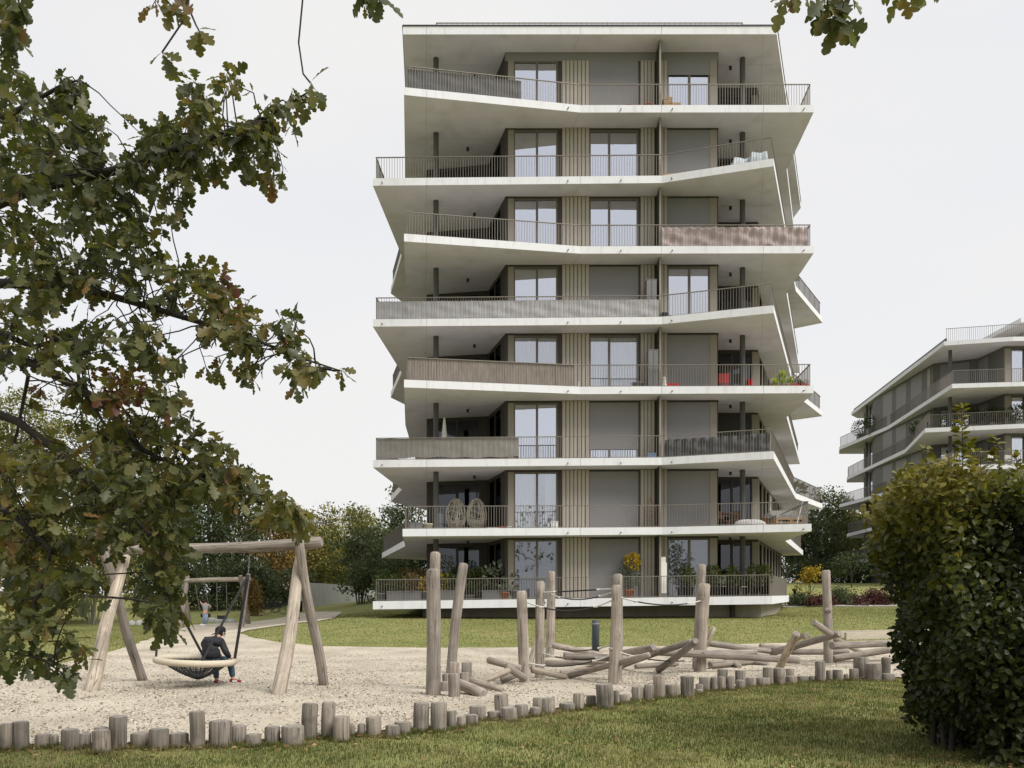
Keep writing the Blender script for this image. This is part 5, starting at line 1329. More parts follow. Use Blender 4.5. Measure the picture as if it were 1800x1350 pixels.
# ground floor terrace
for q, (px, w_, lab) in enumerate(((696, .36, 'leftmost grey terrace planter with thin grasses'), (725, .36, 'second grey terrace planter from the left'), (790, .4, 'grey terrace planter behind the leaning post'))):
    potted(B(0, px, 35.3), lab, 'grey_pot', w_, .42, (.42, .3, .42), 240, .12, ('lf_bamboo', 'lf_rust', 'lf_pot')[q], 80 + q, square=True)
potted(B(0, 668, 35.3), 'dark shrub in a pot at the left corner of the ground terrace', 'grey_pot', .22, .35, (.35, .3, .4), 260, .12, 'lf_pot', 90)
potted(B(0, 747, 35.6), 'yellow leaved shrub left of the tall front post', 'grey_pot', .22, .4, (.3, .3, .35), 200, .14, 'lf_yellow', 91)
potted(B(0, 778, 35.6), 'yellow leaved shrub right of the tall front post', 'grey_pot', .24, .4, (.36, .3, .4), 240, .14, 'lf_yellow', 92)
potted(B(0, 785, 36.8), 'silver leaved small tree in the ground floor loggia', 'grey_pot', .25, .45, (.5, .4, .75), 420, .12, 'lf_silver', 93, lift=.2)
potted(B(0, 824, 35.3), 'low bushy green plant on the terrace right of the leaning post', 'grey_pot', .26, .22, (.42, .3, .3), 420, .10, 'lf_pot', 94)
t = potted(B(0, 868, 35.4), 'big leaved green plant in a grey planter on the terrace', 'grey_pot', .5, .4, (.5, .35, .55), 46, .34, 'lf_silver', 95, lift=.15, square=True)
potted(B(0, 887, 35.2), 'terracotta pot with a pale flowering plant on the terrace', 'terracotta', .2, .32, (.28, .25, .18), 120, .09, 'lf_silver', 96)
for q, (px, lab_, lm_) in enumerate(((678, 'dark leafy shrub near the left corner of the terrace', 'lf_pot'), (735, 'rust green shrub just left of the tall front posts', 'lf_rust'), (838, 'broad dark shrub left of the big leaved plant', 'lf_bamboo'), (905, 'slender green plant beside the ground floor window frame', 'lf_pot'))):
    potted(B(0, px, 35.9), lab_, 'grey_pot', .3, .4, (.48 if q < 3 else .2, .35, .55), 420 if q < 3 else 160, .13, lm_, 140 + q)
for q, px in enumerate((692, 713, 806, 846)):
    potted(B(0, px, 36.4), ['dark bush behind the leftmost terrace planters', 'tall rust leaved bush behind the grey planters', 'dark green bush in the loggia shade', 'dark bush behind the big leaved plant'][q], 'grey_pot', .3, .4, (.55, .4, .6), 420, .13, ('lf_pot', 'lf_rust', 'lf_pot', 'lf_pot')[q], 110 + q)
t = potted(B(0, 1106, 35.3), 'tall silver shrub in a terracotta pot with a yellow crown', 'terracotta', .22, .36, (.46, .35, .72), 620, .10, 'lf_silver', 97, lift=.05)
foliage('yellow_crown', t, B(0, 1112, 35.2) + Vector((0, 0, 1.55)), (.32, .25, .36), 260, .13, M['lf_yellow'], HORN, .4, 98)
p = B(0, 1165, 35.2); t = thing('terrace_cabinet', 'white tall terrace cabinet right of the ground floor partition', 'cabinet', p)
mb = MB(); mb.b2((p.x - .14, p.y - .2, p.z + .18), (p.x + .14, p.y + .2, p.z + 1.48)); mb.build('body', M['white'], t)
mb = MB(); mb.b2((p.x - .13, p.y - .15, p.z + 1.483), (p.x + .10, p.y + .15, p.z + 1.72)); mb.build('top_box', M['white'], t)
mb = MB(); mb.b2((p.x - .15, p.y - .21, p.z), (p.x + .15, p.y + .21, p.z + .178)); mb.build('base', M['grey_pot'], t)
for q, px in enumerate((1210, 1256, 1287, 1325, 1343)):
    potted(B(0, px, 35.1), f'bamboo bush in a black tub, {ordinal(q + 1)} from the left on the ground terrace', 'black', .24, .44, (.33, .3, .50), 520, .11, 'lf_bamboo', 100 + q, group='bamboo bushes in black tubs', tmpl=HORN)
chair(B(0, 1273, 35.5), 'white', 'white terrace chair between the bamboo tubs', .3); p = B(0, 1309, 35.3)
t = thing('stool', 'small white stool between the bamboo tubs', 'stool', p)
mb = MB(); mb.b2((p.x - .18, p.y - .15, p.z + .40), (p.x + .18, p.y + .15, p.z + .43)); mb.build('seat', M['white'], t)
for sx in (-1, 1):
    for sy in (-1, 1): mb = MB(); mb.tube([p + Vector((sx * .16, sy * .13, 0)), p + Vector((sx * .15, sy * .12, .4))], .014, 6); mb.build('leg', M['white'], t)
# roof plants
for q, px in enumerate((905, 925, 990, 1170, 1240, 1262)):
    p = Vector(((px - CX) / FPX * 37.6, 37.6, EYE + ROOF_T + .25))
    foliage_o = potted(p, f'{ordinal(q + 1)} thin roof terrace plant from the left', 'grey_pot', .16, .3, (.22, .2, .45), 30, .12, 'lf_pot', 120 + q, group='plants on the roof terrace')
# second building: hedge plants and chairs on balconies
for q, (x, y, k, r_) in enumerate(((34.1, 80.5, 5, 1.0), (34.0, 78.0, 5, .9), (33.5, 63.2, 4, .9), (34.7, 62.2, 4, .9), (36.0, 61.6, 4, .9), (37.4, 60.8, 4, .9), (32.6, 66, 4, .8))):
    z = EYE + Z2[k]
    potted((x, y, z), ['round bush at the far end of the upper balcony', 'second bush at the far end of the upper balcony', 'first dark bush behind the corner railing', 'second dark bush behind the corner railing', 'third dark bush behind the corner railing', 'fourth dark bush behind the corner railing', 'dark bush on the receding balcony side'][q], 'grey_pot', .4, .5, (r_, r_ * .7, r_ * .75), 500, .16, 'lf_pot', 130 + q, group='bushes on the grey block', square=True)
chair((35.2, 60.4, EYE + Z2[3]), 'white', 'white balcony chair on the grey block, left one', .2); chair((36.4, 60.4, EYE + Z2[3]), 'white', 'white balcony chair on the grey block, right one', -.2)

# ------------------------------------------------------------------ trees behind
M['bark'] = mat('tree_bark', (.055, .045, .036), .95, .3, 5, .5, 30, sx=(1, 1, .3)); M['bark_pale'] = mat('pale_bark', (.20, .18, .14), .9, .2, 5)
TG = {'green': [(0, (.040, .056, .022)), (.5, (.082, .104, .036)), (.85, (.13, .14, .05)), (1, (.20, .185, .07))],
      'dark': [(0, (.028, .040, .023)), (.5, (.056, .075, .036)), (1, (.108, .128, .058))],
      'autumn': [(0, (.08, .065, .025)), (.4, (.19, .13, .048)), (.8, (.28, .17, .06)), (1, (.34, .22, .09))],
      'yellow': [(0, (.075, .085, .025)), (.5, (.17, .17, .05)), (1, (.29, .25, .08))],
      'grey': [(0, (.052, .070, .038)), (.5, (.095, .118, .062)), (1, (.165, .19, .105))],
      'gold': [(0, (.22, .15, .02)), (.5, (.40, .28, .03)), (1, (.55, .40, .07))],
      'burg': [(0, (.045, .016, .02)), (.5, (.09, .028, .035)), (1, (.13, .09, .06))]}
for k_, v_ in TG.items(): M['t_' + k_] = leaf_mat('foliage_' + k_, v_, .28, .6, .15, .8)
def crown_points(lobes, ncl, per, spread, seed):
    g = np.random.default_rng(seed)
    vol = np.array([l[3] * l[4] * l[5] for l in lobes]) ** (2 / 3); pr = vol / vol.sum()
    li = g.choice(len(lobes), ncl, p=pr); L_ = np.array(lobes)[li]
    u = unit(g.normal(0, 1, (ncl, 3))); rr = g.uniform(.35, 1.0, ncl) ** .45
    C = L_[:, :3] + u * rr[:, None] * L_[:, 3:6]
    # squash out some directions so the outline stays uneven
    f = np.sin(C[:, 0] * 1.7 + seed) * np.sin(C[:, 1] * 1.3) + np.sin(C[:, 2] * 1.9 + seed * 2)
    C = C[f > -1.05]; n = len(C)
    ct = g.uniform(0, 1, n)
    cc = np.repeat(C, per, 0) + g.normal(0, 1, (n * per, 3)) * spread
    tt = np.clip(np.repeat(ct, per) * .7 + g.uniform(0, .45, n * per) - .05, 0, 1)
    return cc, tt
def tree(name, label, cat, px, Y, top_py, wpx, pal, seed, lobes=None, low=.16, leaf=.29, dens=1.0, stems=1, bark='bark', group=None, base=None, depth=1.0, pale=None):
    X = (px - CX) / FPX * Y; z0 = hz(X, Y); zt = EYE + (HY - top_py) / FPX * Y; h = zt - z0; w = wpx / FPX * Y / 2
    R = random.Random(seed); t = thing(name, label, cat, (X, Y, z0), group)
    if lobes is None:
        nl = R.randint(6, 9); lobes = []
        for q in range(nl):
            f = (q + .5) / nl; zz = z0 + h * (low + (1 - low) * f) ; prof = math.sin(math.pi * min(1, max(.12, (f * .86 + .12)))) ** .7
            a = q * 2.4 + R.uniform(-.5, .5); r_ = w * prof * .62
            rr = max(.4, w * (.40 + .18 * R.random()) * (.75 + .4 * prof))
            lobes.append((X + r_ * math.cos(a), Y + r_ * math.sin(a) * depth, min(zz, zt - rr * .7), rr, rr * depth, rr * .8))
        lobes.append((X + R.uniform(-.15, .15) * w, Y, z0 + h * (low + .45 * (1 - low)), w * .62, w * .62 * depth, h * (1 - low) * .42))
    area = sum(l[3] * l[5] for l in lobes); ncl = int(dens * 30 * area / (leaf * 1.8) ** 1.5 * .30) + 90
    ncl = min(ncl, 2400)
    cc, tt = crown_points(lobes, ncl, 12, leaf * 1.05, seed)
    g = np.random.default_rng(seed + 5); n = len(cc)
    d = unit(g.normal(0, 1, (n, 3)) + np.array([0, 0, -.25])); nn = unit(g.normal(0, .7, (n, 3)) + np.array([0, 0, 1]))
    tk = MB()
    for s_ in range(stems):
        a = R.uniform(0, 6.28); off = Vector((math.cos(a), math.sin(a), 0)) * (0 if stems == 1 else .25 * w * R.random() * .5)
        rb = max(.03, h * .018) / (1 if stems == 1 else 2.2); b = Vector((X, Y, z0 - .15)) + off
        mid = Vector((X + R.uniform(-.1, .1) * w, Y, z0 + h * .5)) + off * 2.5
        tk.tube([b, b.lerp(mid, .5) + Vector((R.uniform(-.1, .1), 0, 0)) * w * .3, mid, Vector((mid.x + R.uniform(-.2, .2) * w, Y, z0 + h * .9)) + off], [rb * 1.25, rb, rb * .7, rb * .15], 8, 0, True, seed + s_, .08)
    tk.build('trunk', M[bark], t)
    lb = MB()
    for l in lobes:
        c = Vector(l[:3]); st = Vector((X, Y, z0 + (c.z - z0) * .45)); lb.tube([st, st.lerp(c, .55) + Vector((0, 0, .1 * h * R.random())), c + Vector((0, 0, l[5] * .5))], [h * .008, h * .006, h * .002], 6)
    lb.build('limbs', M[bark], t, 'stuff')
    leaves_obj('crown', DIAM, cc, d, nn, g.uniform(.6, 1.25, n) * leaf, tt, M['t_' + pal], t, 'stuff', g.uniform(.8, 1.3, n))
    return t
TR = 'trees behind the playground'
for a in [
    ('leafy_tree', 'yellow green tree at the far left edge behind the oak', 'tree', 20, 74, 690, 300, 'yellow', 1),
    ('leafy_tree', 'olive tree behind the oak branches, second from the left', 'tree', 190, 82, 735, 260, 'green', 2),
    ('leafy_tree', 'dark dense tree left of the orange tree', 'tree', 375, 70, 826, 205, 'dark', 3),
    ('leafy_tree', 'mid green tree behind the swing frame left leg', 'tree', 280, 78, 830, 180, 'green', 4),
    ('autumn_tree', 'orange brown autumn tree above the swing beam', 'tree', 478, 80, 882, 150, 'autumn', 5),
    ('leafy_tree', 'olive autumn tree right of the swing post', 'tree', 560, 86, 892, 150, 'yellow', 6),
    ('leafy_tree', 'thin open yellow green tree against the sky', 'tree', 630, 90, 893, 110, 'yellow', 7),
    ('leafy_tree', 'dark green tree touching the left side of the tower', 'tree', 715, 72, 852, 90, 'grey', 8),
    ('leafy_tree', 'grey green tree between the bush and the tower', 'tree', 690, 80, 925, 120, 'grey', 9),
    ('leafy_tree', 'dark tree low behind the concrete wall', 'tree', 540, 100, 950, 170, 'dark', 10),
    ('leafy_tree', 'green tree behind the concrete wall right end', 'tree', 620, 100, 965, 170, 'green', 11),
    ('leafy_tree', 'dark tree right of the tower beside the yellow bush', 'tree', 1412, 84, 905, 130, 'grey', 12),
    ('leafy_tree', 'broad tree between the two buildings', 'tree', 1455, 92, 862, 130, 'green', 13),
    ('leafy_tree', 'tree partly behind the grey block left end', 'tree', 1525, 98, 900, 130, 'grey', 14),
    ('autumn_tree', 'rust tinted tree peeking out between the two buildings', 'tree', 1492, 104, 880, 90, 'autumn', 15),
]:
    tree(*a, group=TR)
BU = 'bushes at the edge of the trees'
for a, kw in [
    (('dark_bush', 'dark bush below the orange tree left of the bicycles', 'bush', 440, 60, 985, 120, 'dark', 21), {}),
    (('dark_bush', 'dark bush behind the distant swings', 'bush', 375, 58, 985, 130, 'dark', 22), {}),
    (('dark_bush', 'dark bush left of the distant swings', 'bush', 285, 57, 975, 130, 'dark', 23), {}),
    (('hazel_bush', 'pale stemmed bush seen between the oak leaves and the swing leg', 'bush', 160, 46, 930, 170, 'yellow', 24), dict(stems=7, bark='bark_pale', low=.35)),
    (('hazel_bush', 'orange brown bush at the left edge behind the oak', 'bush', 55, 46, 925, 190, 'autumn', 25), dict(stems=5, bark='bark_pale', low=.2)),
    (('round_bush', 'round grey green bush standing before the concrete wall', 'bush', 634, 58, 932, 112, 'grey', 26), dict(stems=8, low=.12)),
    (('autumn_bush', 'small orange shrub beside the distant swing frame', 'bush', 443, 52, 1020, 30, 'autumn', 27), dict(leaf=.14, low=.05, stems=3)),
    (('dark_bush', 'dark undergrowth bush behind the bicycles', 'bush', 505, 64, 1000, 110, 'dark', 28), {}),
    (('dark_bush', 'dark bush at the foot of the trees right of the tower', 'bush', 1430, 78, 985, 110, 'dark', 29), {}),
    (('dark_bush', 'dark bush at the foot of the trees beside the grey block', 'bush', 1505, 80, 985, 110, 'dark', 30), {}),
    (('green_bush', 'dark green bush behind the terrace planters at the tower corner', 'bush', 738, 61, 925, 90, 'dark', 33), dict(low=.05)),
    (('green_bush', 'green bush half behind the left corner of the tower', 'bush', 700, 60, 985, 80, 'grey', 31), dict(low=.05)),
]:
    tree(*a, group=BU, **{**dict(low=.05, stems=4, leaf=.22), **kw})
tree('yellow_bush', 'bright yellow autumn bush right of the tower', 'bush', 1424, 47, 999, 50, 'gold', 41, leaf=.15, low=.05, stems=5, dens=.8)
for q, (px, py, w_, pal, lab) in enumerate(((1478, 1034, 50, 'grey', 'grey green garden shrub left of the young tree'), (1500, 1048, 70, 'burg', 'low burgundy shrub in the flower bed'), (1545, 1036, 60, 'burg', 'rose shrub beside the hedge'), (1440, 1049, 60, 'burg', 'low brown ground cover under the yellow bush'), (1405, 1046, 40, 'grey', 'small green plant at the left end of the flower bed'))):
    tree('garden_shrub', lab, 'shrub', px, 46 if q != 3 else 45.5, py, w_, pal, 45 + q, leaf=.12, low=.0, stems=3, dens=.9, group='shrubs in the flower bed')
tree('young_tree', 'slim young tree beside the grey block', 'tree', 1497, 62, 975, 60, 'dark', 52, leaf=.18, low=.5, dens=.5)

# concrete wall, bicycles and bin on the left path
M['conc'] = mat('concrete_wall', (.36, .365, .34), .9, .06, .7, .1, 40, dirt=(.25, .25, .22, .4))
t = thing('concrete_wall', 'pale smooth concrete wall curving behind the path', 'wall', P(585, 1066, 62))
pts = [(528, 1024, 61), (560, 1025, 62), (590, 1027, 63.5), (625, 1031, 66), (665, 1036, 70), (720, 1040, 76)]
for (a, b) in zip(pts[:-1], pts[1:]):
    A0 = P(*a); B0 = P(*b); za, zb_ = A0.z, B0.z; ga, gb = hz(A0.x, A0.y) - .2, hz(B0.x, B0.y) - .2; n_ = Vector((-(B0 - A0).y, (B0 - A0).x, 0)).normalized() * .25
    mb = MB(); v = [Vector((A0.x, A0.y, ga)), Vector((B0.x, B0.y, gb)), B0, A0]; mb.add(v + [q + n_ for q in v], [(0, 1, 2, 3), (5, 4, 7, 6), (3, 2, 6, 7), (0, 3, 7, 4), (1, 5, 6, 2)]); mb.build('wall_panel', M['conc'], t)
def bicycle(px, py, Y, rot, label):
    p = P(px, py, Y); p.z = hz(p.x, p.y) + .03; t = thing('bicycle', label, 'bicycle', p, 'parked bicycles'); c, s_ = math.cos(rot), math.sin(rot)
    def W(x, z, y=0): return p + Vector((x * c - y * s_, x * s_ + y * c, z))
    for x in (-.52, .52):
        mb = MB(); mb.tube([W(x + .33 * math.cos(a * .3142), .34 + .33 * math.sin(a * .3142)) for a in range(21)], .02, 6, 0, False); w = mb.build('wheel', M['black'], t)
        mb = MB()
        for a in range(8): mb.tube([W(x, .34), W(x + .32 * math.cos(a * .785), .34 + .32 * math.sin(a * .785))], .004, 3, 0, False)
        mb.build('spokes', M['grey_pot'], w, 'stuff')
    mb = MB()
    for a, b in (((-.52, .34), (-.1, .32)), ((-.1, .32), (-.2, .85)), ((-.2, .8), (.36, .82)), ((-.1, .32), (.38, .72)), ((-.52, .34), (-.19, .78)), ((.52, .34), (.34, .98))): mb.tube([W(*a), W(*b)], .018, 6)
    mb.build('bike_frame', M['metal'], t)
    mb = MB(); mb.tube([W(.34, .98, -.28), W(.38, 1.0, 0), W(.34, .98, .28)], .014, 6); mb.build('handlebar', M['metal'], t)
    mb = MB(); mb.box(W(-.2, .88), (.13, .06, .03)); mb.build('saddle', M['black'], t)
bicycle(484, 1085, 53, .15, 'dark bicycle parked on the path, left one'); bicycle(496, 1084, 54.5, -.1, 'dark bicycle parked on the path, right one behind the swing leg'); bicycle(472, 1086, 55, .5, 'dark bicycle parked at the far left of the group')
for q, (px, ty, w_, lab) in enumerate(((522, 1057, 9, 'dark slim pillar bin beside the path, left one'), (528.5, 1056, 6, 'dark slim pillar beside the path, right one'))):
    p = G(px, 1090 if q == 0 else 1075); r = w_ / 2 * p.y / FPX; zt = P(px, ty, p.y).z
    mb = MB(); mb.lathe((p.x, p.y, p.z - .05), [(r, 0), (r, zt - p.z - .1), (r * 1.1, zt - p.z - .1), (r * 1.1, zt - p.z), (r * .6, zt - p.z + .05)], 12); tag(mb.build('pillar_bin', M['black']), lab, 'bin', 'dark pillars by the path')
# low stones by the distant swing
for q, (px, py) in enumerate(((372, 1089), (383, 1090), (396, 1090), (408, 1091), (231, 1094), (245, 1094))):
    p = G(px, py + 4); blob(p - Vector((0, 0, .05)), .28, .22, .28, 'conc', 'field_stone', f'pale block stone at the edge of the distant swing area, {ordinal(q + 1)}', 'stone', q)
# ------------------------------------------------------------------ the oak in the foreground
M['oak'] = leaf_mat('oak_leaf', [(0, (.040, .051, .022)), (.35, (.086, .097, .037)), (.6, (.150, .142, .048)), (.78, (.19, .14, .052)), (.9, (.20, .105, .042)), (1, (.13, .048, .028))], .42, .42, .35, 26)
M['oakbark'] = mat('oak_bark', (.035, .029, .024), .95, .3, 8, .6, 50, sx=(1, 1, .3))
oak = thing('oak_tree', 'large oak whose leafy branches hang into the left and top of the view', 'tree', (-7.5, 6.5, 0))
go = np.random.default_rng(2024)
# (px, py, rx, ry, weight, autumn tint, y near, y far)
EL = [(20, 20, 25, 30, .5, .4, 5, 6), (15, 70, 20, 25, .4, .3, 5, 6), (50, 170, 60, 50, 1, .3, 5.2, 7), (120, 160, 30, 30, .5, .3, 5.5, 6.5), (150, 215, 35, 45, .7, .3, 5.5, 6.8), (40, 250, 80, 70, 1.4, .3, 5, 7), (120, 270, 60, 45, .9, .3, 5.2, 7), (165, 240, 22, 40, .5, .35, 5.5, 6.5),
      (50, 340, 80, 70, 1.5, .3, 5, 7), (150, 340, 70, 55, 1.2, .3, 5.2, 7), (215, 330, 55, 45, 1, .28, 5.4, 6.6), (255, 275, 45, 40, .9, .3, 5.4, 6.4), (305, 260, 55, 45, 1.1, .33, 5.3, 6.3), (350, 290, 45, 38, .9, .33, 5.3, 6.3), (300, 320, 40, 40, .7, .3, 5.3, 6.3), (360, 215, 40, 35, .6, .35, 5.3, 6.3), (345, 160, 28, 30, .4, .35, 5.3, 6.2), (402, 125, 16, 32, .25, .55, 5.3, 6.0), (400, 240, 45, 35, .7, .4, 5.2, 6.2), (440, 255, 40, 28, .5, .4, 5.2, 6.2), (440, 215, 35, 22, .35, .45, 5.2, 6), (480, 230, 35, 28, .4, .4, 5.2, 6), (500, 195, 32, 22, .3, .45, 5.2, 6), (535, 160, 24, 18, .14, .45, 5.2, 6), (470, 295, 30, 28, .3, .4, 5.2, 6), (430, 300, 25, 22, .22, .4, 5.2, 6), (305, 372, 22, 22, .25, .4, 5.3, 6), (265, 405, 24, 25, .35, .35, 5.3, 6.2), (235, 390, 30, 30, .4, .3, 5.3, 6.2),
      (55, 430, 80, 55, 1.3, .3, 5, 7), (140, 425, 70, 50, 1.1, .28, 5, 7), (205, 445, 50, 40, .7, .3, 5.2, 6.8), (45, 520, 70, 45, 1, .4, 5, 7), (120, 515, 60, 35, .6, .38, 5, 7), (230, 490, 30, 25, .3, .35, 5.2, 6.5),
      (285, 470, 35, 25, .4, .4, 5.2, 6.2), (295, 520, 30, 22, .35, .4, 5.2, 6.2), (340, 485, 45, 30, .6, .5, 5.1, 6.2), (375, 500, 40, 38, .65, .55, 5.1, 6.2), (400, 545, 45, 35, .65, .55, 5.1, 6.1), (440, 565, 42, 32, .6, .5, 5.1, 6.1), (380, 590, 30, 22, .3, .55, 5.1, 6), (425, 610, 30, 22, .35, .45, 5.1, 6), (445, 655, 24, 20, .25, .45, 5.1, 5.8), (490, 595, 40, 25, .4, .45, 5.1, 6), (505, 565, 24, 16, .22, .4, 5.1, 5.8), (535, 640, 32, 22, .3, .55, 5.1, 5.8), (580, 652, 28, 14, .18, .5, 5.1, 5.8), (530, 668, 22, 14, .15, .45, 5.1, 5.8), (373, 648, 15, 20, .14, .6, 5.1, 5.8),
      (40, 610, 70, 45, .9, .38, 5, 7), (120, 600, 70, 40, .9, .36, 5, 7), (200, 590, 55, 35, .7, .36, 5.1, 6.8), (255, 605, 40, 30, .6, .36, 5.2, 6.4), (275, 650, 40, 30, .6, .4, 5.2, 6.4), (215, 680, 48, 35, .6, .85, 5.3, 6.5), (290, 700, 40, 32, .65, .4, 5.2, 6.4), (160, 690, 40, 35, .3, .45, 5.3, 6.8), (100, 700, 50, 35, .25, .6, 5.3, 6.8), (310, 760, 42, 36, .7, .4, 5.1, 6.3), (240, 770, 60, 45, 1, .42, 5.1, 6.6), (150, 790, 70, 45, 1, .5, 5.1, 6.8), (50, 800, 70, 45, 1, .5, 5.1, 6.8),
      (370, 800, 42, 34, .7, .42, 5.0, 6.1), (330, 840, 45, 40, .8, .42, 5, 6.2), (420, 840, 42, 32, .6, .45, 5, 6), (465, 880, 38, 30, .55, .45, 5, 5.9), (400, 880, 25, 18, .2, .45, 5, 5.9), (505, 905, 30, 24, .4, .5, 5, 5.8), (525, 930, 14, 18, .16, .5, 5, 5.7), (250, 850, 70, 50, 1.2, .4, 5, 6.6), (150, 860, 80, 50, 1.3, .38, 5, 6.8), (50, 880, 80, 55, 1.3, .42, 5, 6.8), (290, 910, 45, 50, 1, .36, 5, 6.2), (205, 925, 60, 45, .9, .34, 5, 6.4), (110, 945, 75, 50, 1.2, .38, 5, 6.6), (30, 960, 50, 50, .8, .5, 5, 6.6), (295, 985, 38, 42, .8, .34, 5, 6), (270, 1050, 30, 42, .55, .36, 4.9, 5.9), (300, 1085, 26, 30, .4, .34, 4.9, 5.8), (55, 1040, 65, 42, .9, .4, 4.9, 6.3), (120, 1030, 45, 45, .55, .34, 4.9, 6.1), (165, 1040, 28, 30, .22, .3, 4.9, 5.9), (45, 1100, 45, 30, .4, .34, 4.8, 5.8), (130, 1125, 32, 25, .25, .4, 4.8, 5.6), (75, 1165, 45, 20, .3, .25, 4.8, 5.5), (105, 1185, 25, 12, .14, .25, 4.8, 5.4), (10, 1150, 20, 30, .25, .25, 4.8, 5.6),
      (300, 12, 40, 16, .22, .6, 4.6, 5.2), (640, 5, 45, 16, .28, .3, 4.6, 5.2), (1465, 18, 38, 30, .30, .26, 3.6, 4.0), (1478, 45, 22, 16, .12, .28, 3.6, 4.0), (1395, -16, 30, 12, .12, .5, 3.6, 4), (1600, -16, 40, 12, .12, .6, 3.6, 4)]
# single hanging sprays: twig polyline (px, py), depth, leaves at the end
SPRAYS = [([(335, -20), (320, 40), (285, 92)], 4.7, [(285, 96), (305, 90), (262, 92), (300, 110), (290, 80)], .45), ([(330, 10), (345, 45), (349, 52)], 4.7, [(349, 52), (338, 60), (365, 45), (352, 72), (370, 64)], .62), ([(533, -20), (532, 0), (525, 75), (533, 130), (545, 145)], 4.7, [(548, 148), (560, 130)], .5)]
limbs = MB(); twigs = MB()
def limb(pts, r0, r1):
    p = [P(x, y, Y) for x, y, Y in pts]; k = len(p); limbs.tube(p, [r0 + (r1 - r0) * i / (k - 1) for i in range(k)], 9, 0, True, int(r0 * 1e4) + k, .08); return p
TRK = Vector((-7.5, 6.5, 0))
limbs.tube([TRK - Vector((0, 0, .3)), TRK + Vector((.1, 0, 1.5)), TRK + Vector((.0, .2, 4)), TRK + Vector((.3, -.3, 8)), TRK + Vector((.2, -1, 12))], [.62, .48, .42, .36, .25], 18, 0, True, 3, .08)
LP = []
def Tl(z): return TRK + Vector((.2, 0, z))
def limbw(p0, pts, r0, r1):
    p = [p0] + [P(x, y, Y) for x, y, Y in pts]; k = len(p); limbs.tube(p, [.6 * (r0 + (r1 - r0) * (i / (k - 1)) ** .7) for i in range(k)], 9, 0, True, int(r0 * 1e4) + k, .08)
    for a, b in zip(p[:-1], p[1:]):
        for q in range(40): LP.append(a.lerp(b, q / 40))
    LP.append(p[-1])
limbw(Tl(5.2), [(-150, 420, 6.4), (60, 330, 6.1), (200, 300, 5.9), (300, 265, 5.8), (390, 235, 5.7), (470, 205, 5.6), (545, 160, 5.5)], .11, .008)
limbw(Tl(4.2), [(-120, 520, 6.4), (0, 498, 6.2), (120, 500, 6.0), (230, 530, 5.8), (350, 566, 5.7), (430, 590, 5.6), (530, 630, 5.5), (600, 652, 5.4)], .09, .006)
limbw(Tl(3.6), [(-100, 600, 6.2), (60, 640, 6.0), (170, 700, 5.9), (250, 790, 5.7), (330, 830, 5.6), (440, 860, 5.5), (530, 930, 5.4)], .085, .006)
limbw(Tl(3.2), [(-80, 700, 6.0), (30, 740, 5.9), (110, 800, 5.8), (190, 880, 5.6), (280, 950, 5.4), (295, 1060, 5.3), (300, 1100, 5.2)], .08, .006)
limbw(Tl(2.8), [(-80, 850, 5.8), (20, 900, 5.7), (90, 970, 5.5), (60, 1060, 5.3), (60, 1150, 5.2), (120, 1190, 5.1)], .07, .005)
limbw(Tl(6.2), [(-100, 250, 6.4), (20, 200, 6.2), (110, 150, 6.0), (140, 140, 5.9)], .08, .008)
limbw(Tl(7.2), [(-100, 60, 6.2), (10, 60, 5.8), (30, 20, 5.6)], .07, .01)
limbw(Tl(5.0), [(60, 610, 6.2), (130, 590, 6.1), (140, 680, 6.0), (200, 770, 5.8), (230, 860, 5.7)], .05, .008)
limbw(Tl(4.6), [(-30, 560, 6.3), (50, 660, 6.2), (30, 760, 6.1), (10, 830, 6.0)], .05, .01)
# high limb reaching over the viewer, carries the sprays at the top edge
hi = [Tl(7.8), Vector((-4.2, 5.0, 7.4)), Vector((-1.6, 4.4, 6.2)), Vector((.6, 4.1, 5.6)), Vector((2.0, 3.8, 5.0)), Vector((2.7, 3.75, 4.75))]
limbs.tube(hi, [.12, .09, .07, .045, .02, .008], 9, 0, True, 8, .08)
for a, b in zip(hi[:-1], hi[1:]):
    for q in range(10): LP.append(a.lerp(b, q / 10))
LPA = np.array([tuple(p) for p in LP])
C = []; D = []; N_ = []; S = []; T = []
def cluster(c, ld, k, tint, sz):
    """a rosette of k leaves at the twig tip c, twig direction ld"""
    ld = unit(np.array(ld)[None])[0]
    a0 = go.uniform(0, 6.28)
    s1 = unit(np.cross(ld, [0, 0, 1.0])[None] + 1e-6)[0]; s2 = np.cross(s1, ld)
    for q in range(k):
        a = a0 + q * 2.4; side = math.cos(a) * s1 + math.sin(a) * s2
        d = ld * go.uniform(.2, .9) + side * go.uniform(.6, 1.1) + np.array([0, 0, -.45])
        n = np.array([0, 0, 1.0]) + go.normal(0, .75, 3)
        C.append(np.array(c) - ld * go.uniform(0, .06)); D.append(d); N_.append(n); S.append(sz * go.uniform(.55, 1.25)); T.append(float(np.clip(go.normal(tint + .05, .15), 0, 1)))
